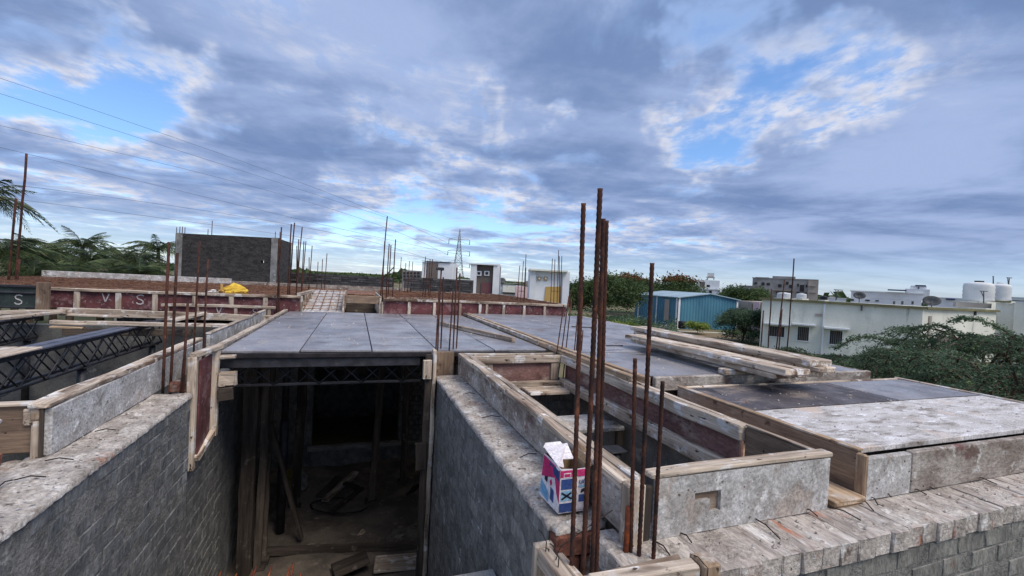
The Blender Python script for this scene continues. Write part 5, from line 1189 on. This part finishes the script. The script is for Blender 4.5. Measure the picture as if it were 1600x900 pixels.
# things on and behind the roofs
cvr = thing('roof_shelter', at_d(1450, 472, 33), 'dark low shelter sheet on the white house roof', 'shelter')
fs = Facade(flat(at_d(1393, 470, 33)), flat(at_d(1448, 470, 33))); fs.pxbox('sheet', 1393, 467.6, 1448, 470.6, -2, 0, 'dish_grey', cvr)
for px in (1399, 1412, 1428, 1445): fs.pxbox('post', px, 470.7, px + 1.5, 476, -.2, -.1, 'dish_grey', cvr)
dish('dark mesh satellite dish on the white house roof', 1456, 470, 30, 11)
dish('pale satellite dish on a far roof', 1343, 461.5, 70, 8)
pr = thing('roof_parapet', at_d(1520, 475, 31), 'weathered grey parapet on the right of the house roof', 'wall')
Facade(flat(at_d(1494, 475, 31)), flat(at_d(1551, 475, 31))).pxbox('wall', 1494, 471.5, 1549, 482, -.2, 0, 'grey_block', pr)
def tank(label, px, pytop, pybot, dist, rpx, material='tank_plastic', cap=None):
    c = at_d(px, pybot, dist); R_ = rpx * dist / 685; H = (pybot - pytop) * dist / 685
    root = thing('water_tank', c, label, 'water tank')
    prof = [(0, 1.0)] + [(q / 10, 1.0 if q % 2 else .965) for q in range(1, 9)] + [(.88, .95), (.95, .62), (.97, .30)]
    V, F = tube_data([c + Vector((0, 0, H * t)) for t, _ in prof], [R_ * k for _, k in prof], 24); obj('body', V, F, material, root, None, True)
    V, F = tube_data([c + Vector((0, 0, H * .97)), c + Vector((0, 0, H * 1.04))], [R_ * .3, R_ * .3], 16); obj('lid', V, F, cap or material, root, None, True)
    prism('stand', [(c.x - R_, c.y - R_), (c.x + R_, c.y - R_), (c.x + R_, c.y + R_), (c.x - R_, c.y + R_)], max(0, c.z - 3), c.z - .01, 'white_plaster', root)
    return root
tank('big white water tank with a dark lid at right', 1528, 440, 471, 46, 18, cap='black_plastic')
tank('smaller white water tank right of the big one', 1561, 442.5, 470, 48, 13)
tank('white water tank before the grey apartment block', 1225, 457, 466, 60, 10)
tank('second white water tank before the grey apartment block', 1252, 458.5, 466, 60, 7)
tank('small black water tank on a far roof', 1287, 462.5, 468.5, 60, 5, 'black_plastic')
def antenna(label, px, ytop, ybot, dist, arm, lean=0):
    root = thing('antenna_mast', at_d(px, ybot, dist), label, 'antenna'); p, q = at_d(px, ybot, dist), at_d(px + lean, ytop, dist)
    tube('mast', [p, q], .0011 * dist, 'dish_grey', root, 5)
    e = rt * arm * dist / 685; tube('crossbar', [q - e, q + e], .0009 * dist, 'dish_grey', root, 5); tube('strut', [q - e * .7, q.lerp(p, .4)], .0007 * dist, 'dish_grey', root, 5)
    return root
antenna('slanting line pole with crossbar on the skyline', 1306, 453, 469, 65, 7, 4)
antenna('pole with crossbar in front of the white tanks', 1537, 455, 480, 32, 6)
antenna('thin television mast right of the tanks', 1574, 434, 470, 50, 4, 3)
antenna('thin mast above the big water tank', 1552, 432, 445, 50, 1, 0)
def simple_house(name, label, px0, px1, ytop, dist, material, extras=(), ybase=None, depth=8):
    root = thing(name, flat(at_d((px0 + px1) / 2, 470, dist)) + (0,), label, 'building')
    cc = at_d((px0 + px1) / 2, 470, dist); nn = Vector((-cc.x, -cc.y, 0)).normalized()
    def onp(px): d = ray(px, 470); return flat(ORG + d * ((Vector((cc.x, cc.y, 0)).dot(nn)) / Vector((d.x, d.y, 0)).dot(nn)))
    f_ = Facade(onp(px0), onp(px1)); L_ = (Vector(onp(px1)) - Vector(onp(px0))).length
    zt_ = f_.hit((px0 + px1) / 2, ytop)[1]
    f_.box('wall', 0, L_, 0, zt_, -depth, 0, material, root); f_.box('roof_edge', -.15, L_ + .15, zt_, zt_ + .18, -depth - .1, .15, material, root)
    for (nm, a0, b0, a1, b1, d0, d1, m_) in extras:
        o_ = f_.pxbox(nm, a0, b0, a1, b1, d0, d1, m_, root)
    return root, f_
wins = lambda L, m_='dark_opening': [('window', a, b, c, d, .01, .12, m_) for a, b, c, d in L]
simple_house('apartment_block', 'unfinished grey apartment block on the skyline', 1174, 1276, 436, 120, 'grey_block',
    wins([(1179, 441, 1183, 444), (1190, 441, 1194.5, 446), (1198, 442, 1203, 446), (1216, 444, 1221, 449), (1228, 440, 1232, 445), (1233, 445, 1238, 450), (1246, 443, 1248, 448), (1250, 445, 1256, 456), (1259, 445, 1261, 449), (1180, 454, 1184, 459), (1189, 453, 1192, 462), (1196, 455, 1201, 459), (1213, 456, 1219, 460), (1245, 456, 1249, 460), (1257, 457, 1260, 461)])
    + [('roof_room', 1180, 432.5, 1201, 436, -6, -1, 'grey_block'), ('roof_room', 1207, 431, 1243, 436, -6, -1, 'grey_block'), ('stair_tower', 1263, 438, 1275, 500, .0, 1.0, 'beige_wall'), ('balcony', 1176, 450, 1192, 452, .0, 1.2, 'beige_wall'), ('balcony', 1208, 453, 1240, 455, .0, 1.2, 'beige_wall'), ('ledge', 1263.5, 447, 1274.5, 448, 1.0, 1.4, 'grey_block'), ('ledge', 1263.5, 457, 1274.5, 458, 1.0, 1.4, 'grey_block'), ('opening', 1195, 433.5, 1200.5, 436, -1, -.9, 'dark_opening')])
simple_house('apartment_block', 'lower grey wing left of the apartment block', 1154, 1174, 447, 118, 'grey_block', wins([(1158, 452, 1161, 456), (1164, 452, 1172, 459)]))
simple_house('house', 'white roof rooms and water tower behind the blue shed', 1066, 1124, 452, 95, 'white_paint',
    [('roof_room', 1063, 437, 1078, 452, -5, -1, 'white_paint'), ('stair_room', 1089, 437, 1124, 452, -6, -.5, 'white_paint'), ('opening', 1094, 440, 1101, 450, -.5, -.4, 'brown_paint'), ('tank_stand', 1104, 432, 1117, 434, -4, -1, 'beige_wall'), ('tank', 1106, 426, 1116, 432, -4, -1.2, 'tank_plastic'), ('leg', 1105, 434, 1106.5, 437, -2, -1.5, 'beige_wall'), ('leg', 1115, 434, 1116.5, 437, -2, -1.5, 'beige_wall'), ('parapet', 1072, 452, 1094, 457, .0, .4, 'brown_paint')] + wins([(1104, 445, 1109, 449), (1098, 455, 1103, 460), (1108, 454, 1112, 459)]))
simple_house('house', 'long cream house with roof room and blue awning on the right skyline', 1329, 1440, 457.5, 75, 'white_paint',
    [('roof_room', 1424, 446, 1447, 466, -4, -.5, 'white_paint'), ('stair_block', 1415, 451, 1452, 470, -3, -.2, 'white_paint'), ('awning', 1387, 452, 1416, 455, -.3, 1.0, 'blue_awning'), ('blue_tank', 1431, 445, 1447, 447.5, -3, -.4, 'blue_awning'), ('pipe', 1434.5, 448, 1435.5, 462, -.5, -.35, 'dish_grey')] + wins([(1329, 467, 1334, 470), (1352, 468, 1359, 470.5), (1368, 469, 1373, 471)]))
simple_house('house', 'small white houses at the far right end of the skyline', 1450, 1510, 466, 110, 'white_paint', wins([(1465, 468, 1470, 472)]) + [('blue_sheet', 1478, 466, 1492, 469, .0, .5, 'blue_awning')])
simple_house('house', 'distant white house left of the cream one', 1290, 1322, 466, 140, 'white_paint', [('roof_room', 1296, 463, 1304, 466, -5, -1, 'beige_wall')])
simple_house('house', 'distant pale houses at the right frame edge', 1580, 1640, 466, 130, 'white_paint', [])
simple_house('house', 'far pale house behind the round tree at left', 890, 935, 447, 110, 'white_paint', wins([(900, 452, 905, 456)]))
simple_house('house', 'distant low white building left of the pylon', 700, 735, 437, 140, 'white_paint', wins([(706, 440, 709, 443)]))

# ------------------------------------------------------------------ vegetation
def leaf_cloud(name, pts, size, material, parent, seed, aspect=2.2, up=.3):
    """Leaf-sized rhombs at given points."""
    r = np.random.RandomState(seed); n = len(pts); P = np.array(pts)
    d = r.normal(size=(n, 3)); d[:, 2] *= .6; d /= np.linalg.norm(d, axis=1)[:, None]
    e = r.normal(size=(n, 3)); e[:, 2] += up * 2; e = np.cross(d, e); e /= np.linalg.norm(e, axis=1)[:, None]
    s = size * (.6 + .8 * r.rand(n))[:, None]
    V = np.empty((n * 4, 3)); V[0::4] = P - d * s; V[1::4] = P + e * s / aspect; V[2::4] = P + d * s; V[3::4] = P - e * s / aspect
    c = P.mean(0); V -= c
    me = bpy.data.meshes.new(name); me.vertices.add(n * 4); me.vertices.foreach_set('co', V.ravel()); me.loops.add(n * 4); me.loops.foreach_set('vertex_index', np.arange(n * 4, dtype=np.int32))
    me.polygons.add(n); me.polygons.foreach_set('loop_start', np.arange(0, n * 4, 4, dtype=np.int32)); me.update(calc_edges=True); me.validate(); me.materials.append(MATS[material])
    return put(bpy.data.objects.new(name, me), Matrix.Translation(Vector(c)), parent)
def branch_tree(name, label, base, height, spread, seed, leaf='leaf_prosopis', n_limb=7, n_twig=9, leaves=60, size=.07, arch=.5, puff=.25, cat='tree', flat_=.5, group=None, leaf2=None, fill=0):
    r = random.Random(seed); base = Vector(base); root = thing(name, base, label, cat, group)
    V = []; F = []; P = []
    def add(pts, radii, seg=5):
        a, b = tube_data(pts, radii, seg); k = len(V); V.extend([p - base for p in a]); F.extend([tuple(i + k for i in q) for q in b])
    fork = base + Vector((r.uniform(-.1, .1), r.uniform(-.1, .1), height * .28)); add([base, base.lerp(fork, .5) + Vector((.06, 0, 0)), fork], [.035 * height, .03 * height, .026 * height], 7)
    for i in range(n_limb):
        az = 2 * math.pi * (i + r.uniform(-.3, .3)) / n_limb; reach = spread * r.uniform(.55, 1.0); top = height * r.uniform(.75, 1.0)
        o = Vector((math.cos(az), math.sin(az), 0)); pts = []
        for k in range(7):
            t = k / 6; z = fork.z + (base.z + top - fork.z) * (math.sin(min(t * (1.0 + arch), 1.9) * math.pi / 2)); pts.append(fork + o * reach * t + Vector((r.uniform(-1, 1) * .05 * spread, r.uniform(-1, 1) * .05 * spread, z - fork.z)))
        add(pts, [.018 * height * (1 - k / 7) + .006 for k in range(7)])
        for j in range(n_twig):
            t = r.uniform(.25, 1.0); k = min(5, int(t * 6)); p = pts[k].lerp(pts[k + 1], t * 6 - k)
            a2 = az + r.uniform(-1.5, 1.5); ln = spread * r.uniform(.18, .42); tp = []
            for q in range(5):
                u_ = q / 4; tp.append(p + Vector((math.cos(a2), math.sin(a2), 0)) * ln * u_ + Vector((0, 0, ln * (.45 * u_ - .65 * u_ * u_) * arch * 1.6 + r.uniform(-.02, .02))))
            add(tp, [.006 * height * .6 * (1 - q / 5) + .004 for q in range(5)], 4)
            for _ in range(leaves):
                u_ = r.random() ** .7; q = min(3, int(u_ * 4)); c = tp[q].lerp(tp[q + 1], u_ * 4 - q)
                P.append(c + Vector((r.gauss(0, puff), r.gauss(0, puff), r.gauss(0, puff * flat_))))
    for _ in range(fill):
        a3 = r.uniform(0, 2 * math.pi); q3 = math.sqrt(r.random()); zz3 = r.uniform(.1, .95); w3 = spread * .95 * math.sqrt(max(.05, 1 - (2 * zz3 - 1.0) ** 2)); c3 = base + Vector((math.cos(a3) * q3 * w3, math.sin(a3) * q3 * w3, zz3 * height))
        for _k in range(34): P.append(c3 + Vector((r.gauss(0, puff * 1.2), r.gauss(0, puff * 1.2), r.gauss(0, puff * .6))))
    obj('trunk', V, F, 'bark', root, Matrix.Translation(base), True)
    leaf_cloud('crown', P, size, leaf, root, seed, 2.6)
    if leaf2: 
        top_ = sorted(P, key=lambda p: -p.z)[:len(P) // 12]; leaf_cloud('flowering_tips', [p + Vector((0, 0, .1)) for p in top_], size, leaf2, root, seed + 1, 2.0)
    return root
# thorn bushes along the white house
def gpos(px, dist): p = at_d(px, 470, dist); return (p.x, p.y, 0)
bush = [(1215, 20.5, 1.15, 2.0, 'thorn bush nearest the plank stack with low feathery sprays'), (1290, 19.0, 1.2, 2.2, 'thorn bush with arching sprays below the second window'), (1352, 17.5, 1.35, 2.0, 'low thorn bush left of the house corner'),
        (1420, 16.5, 1.75, 2.2, 'thorn bush in front of the house corner'), (1480, 17.5, 2.5, 2.5, 'tall thorn bush with a long spray reaching left'), (1545, 15.5, 2.55, 2.4, 'dense thorn bush at the right of the white house'),
        (1610, 14.5, 2.75, 2.4, 'dark thorn bush at the right frame edge'), (1500, 12.8, 2.15, 2.1, 'low near thorn bush behind the right deck edge'), (1585, 11.2, 2.2, 1.9, 'nearest thorn bush at the right deck corner'), (1400, 13.8, 1.5, 2.0, 'low thorn bush just beyond the right deck')]
for k, (px, dist, h, sp, lab) in enumerate(bush):
    branch_tree('thorn_bush', lab, gpos(px, dist), h * 1.12, sp, 100 + k, 'leaf_prosopis', 10, 13, 46, .046, .6, .10, 'bush', .35, 'thorn bushes beside the white house')
# long arching sprays
def spray(label, pxs, dist, seed):
    r = random.Random(seed); base = Vector(at_d(pxs[0][0], pxs[0][1], dist)); root = thing('thorn_branch', base, label, 'branch')
    pts = [at_d(x, y, dist) for x, y in pxs]; fine = []
    for i in range(len(pts) - 1):
        for q in range(6): fine.append(pts[i].lerp(pts[i + 1], q / 6))
    fine.append(pts[-1])
    tube('stem', fine, [.03 * (1 - i / len(fine)) + .006 for i in range(len(fine))], 'bark', root, 5); P = []
    for i, c in enumerate(fine):
        for _ in range(26): P.append(c + Vector((r.gauss(0, .11), r.gauss(0, .11), r.gauss(0, .045))))
    leaf_cloud('leaves', P, .055, 'leaf_prosopis', root, seed, 2.6); return root
spray('long thorn spray pointing left across the house corner', [(1520, 540), (1500, 522), (1470, 508), (1440, 511), (1410, 514)], 16.5, 61)
spray('high arching thorn spray over the right bushes', [(1590, 530), (1560, 511), (1530, 499), (1505, 496), (1488, 503)], 15.5, 62)
spray('arching thorn spray left of the house corner', [(1305, 545), (1330, 531), (1352, 525), (1380, 530), (1408, 540)], 17.5, 63)
spray('thorn spray rising in the middle of the bushes', [(1400, 555), (1415, 540), (1435, 533), (1460, 534)], 16, 64)
branch_tree('thorn_bush', 'round feathery bush at the corner of the blue shed', gpos(1163, 34), 2.5, 1.9, 140, 'leaf_prosopis', 10, 14, 80, .08, .7, .2, 'bush', .7, fill=120)
branch_tree('thorn_bush', 'bush in front of the shed left end', gpos(982, 34), 1.3, 2.1, 141, 'leaf_prosopis', 10, 13, 80, .08, .7, .22, 'bush', .7, fill=100)
branch_tree('shrub', 'small yellow-green shrub below the round tree', gpos(972, 27), 1.6, 1.1, 142, 'leaf_lime', 8, 10, 80, .07, .5, .14, 'shrub', .8)
branch_tree('shrub', 'yellow-green plant on the wall before the shed', gpos(1092, 38.5), .9, .9, 143, 'leaf_lime', 7, 8, 60, .08, .5, .16, 'shrub', .8)
branch_tree('broadleaf_tree', 'round dark tree left of the blue shed', gpos(938, 38), 4.5, 3.2, 150, 'leaf_dark', 12, 16, 100, .12, .75, .36, 'tree', .7)
branch_tree('broadleaf_tree', 'spreading tree with reddish tips behind the blue shed', gpos(1018, 60), 5.2, 7.6, 151, 'leaf_dark', 14, 20, 110, .15, .8, .55, 'tree', .55, None, 'leaf_red')
branch_tree('broadleaf_tree', 'dark low tree beside the thin rebars', gpos(905, 45), 3.6, 3.6, 152, 'leaf_dark', 10, 14, 90, .12, .75, .4, 'tree', .8)
branch_tree('broadleaf_tree', 'light green tree in front of the grey apartment block', gpos(1160, 85), 4.3, 5.0, 153, 'leaf_dark', 10, 14, 90, .2, .75, .6, 'tree', .8)
V_ = [gpos(880 + 20 * i, 33 - i * .4) for i in range(6)]
P = []
r = random.Random(9)
for i in range(9000):
    px = r.uniform(880, 1060); dd = r.uniform(24, 40); p = Vector(gpos(px, dd)); P.append(p + Vector((0, 0, abs(r.gauss(0, .45)) + .3 * math.sin(px * .1) ** 2)))
for i in range(8000):
    px = r.uniform(1170, 1640); dd = r.uniform(9, 24); p = Vector(gpos(px, dd)); P.append(p + Vector((0, 0, abs(r.gauss(0, .35)))))
g_ = leaf_cloud('undergrowth', P, .10, 'leaf_prosopis', None, 77, 2.2); tag(g_, 'low green undergrowth covering the plot on the right', 'undergrowth', kind='stuff')
P = []
for i in range(26000):
    px = r.uniform(-900, 2600); dd = r.uniform(190, 900); p = Vector(gpos(px, dd)); 
    P.append(p + Vector((0, 0, r.random() * (3.0 + 2.0 * math.sin(px * .021) + 1.2 * math.sin(px * .083)))))
g_ = leaf_cloud('far_woodland', P, 2.6, 'leaf_dark', None, 78, 1.4); tag(g_, 'dark line of distant trees along the horizon', 'woodland', kind='stuff')

# coconut palms
def frond_mesh(name, L, droop, seed):
    r = random.Random(seed); V = []; F = []; pts = []
    for i in range(15):
        t = i / 14; pts.append(Vector((L * (t - .12 * droop * t * t), 0, L * (.42 * t - droop * t * t))))
    a, b = tube_data(pts, [.028 * (1 - i / 16) + .004 for i in range(15)], 4); V += a; F += b
    for i in range(1, 15):
        for sub in (0, .5):
            t = (i + sub - .5) / 14; k = min(13, int(t * 14)); c = pts[k].lerp(pts[k + 1], t * 14 - k); ln = L * .30 * math.sin(math.pi * min(1, .18 + t * .80)) * r.uniform(.8, 1.1)
            for s in (-1, 1):
                tip = c + Vector((ln * .50, s * ln * .55, -ln * r.uniform(.55, 1.1))); wv = Vector((.034 * L / 3 + .018, 0, .0)); k0 = len(V)
                m_ = c.lerp(tip, .5) + Vector((0, s * 0, ln * .14))
                V += [c, c + wv, m_ + wv, tip, m_]; F.append((k0, k0 + 1, k0 + 2, k0 + 4)); F.append((k0 + 4, k0 + 2, k0 + 3))
    return mesh(name, V, F, 'leaf_palm')
FR = [frond_mesh('frond', 3.0, d, 5 + i) for i, d in enumerate((.55, .8, 1.1, 1.4, .9))]
def palm(label, px, dist, pytop, scale, seed, n=22):
    r = random.Random(seed); b = Vector(gpos(px, dist)); zt_ = at_d(px, pytop, dist).z
    root = thing('coconut_palm', b, label, 'palm tree', 'coconut palms on the left')
    lean = Vector((r.uniform(-.5, .5), r.uniform(-.5, .5), 0)); pts = [b + lean * (i / 6) ** 2 + Vector((0, 0, zt_ * i / 6)) for i in range(7)]
    tube('trunk', pts, [.20, .16, .15, .14, .13, .12, .11], 'bark', root, 9)
    for i in range(n):
        az = 2 * math.pi * (i * .382 + r.uniform(-.05, .05)); el = r.uniform(-.35, 1.0) if i % 3 else r.uniform(.6, 1.2)
        m = Matrix.Translation(pts[-1]) @ Euler((r.uniform(-.3, .3), -el * .7, az), 'XYZ').to_matrix().to_4x4() @ Matrix.Scale(scale * .78 * r.uniform(.85, 1.1), 4)
        put(bpy.data.objects.new('frond', r.choice(FR)), m, root)
    return root
palms = [(-4, 17, 318, .80, 'tallest coconut palm at the extreme left edge'), (24, 24, 392, .95, 'coconut palm behind the tall left bars'), (-25, 20, 400, 1.0, 'low coconut palm cut by the left frame edge'), (62, 26, 400, .9, 'coconut palm right of the tall left bars'), (84, 24, 425, 1.0, 'low young coconut palm with pale fronds'),
         (125, 30, 385, .85, 'coconut palm with a raised dark crown in the middle of the row'), (158, 27, 408, .9, 'bushy coconut palm left of the row gap'), (190, 33, 402, .95, 'coconut palm in the low part of the row'), (214, 30, 410, .9, 'coconut palm near the dark brick room'), (247, 33, 390, .9, 'coconut palm touching the dark brick room'), (110, 22, 432, .8, 'short near coconut palm with drooping fronds'), (185, 24, 434, .8, 'short near coconut palm right of the drooping one'), (45, 20, 432, .8, 'short near coconut palm at the far left'), (232, 25, 430, .7, 'small coconut palm in front of the dark room corner')]
for k, (px, dist, py, sc_, lab) in enumerate(palms): palm(lab, px, dist, py, sc_, 200 + k)
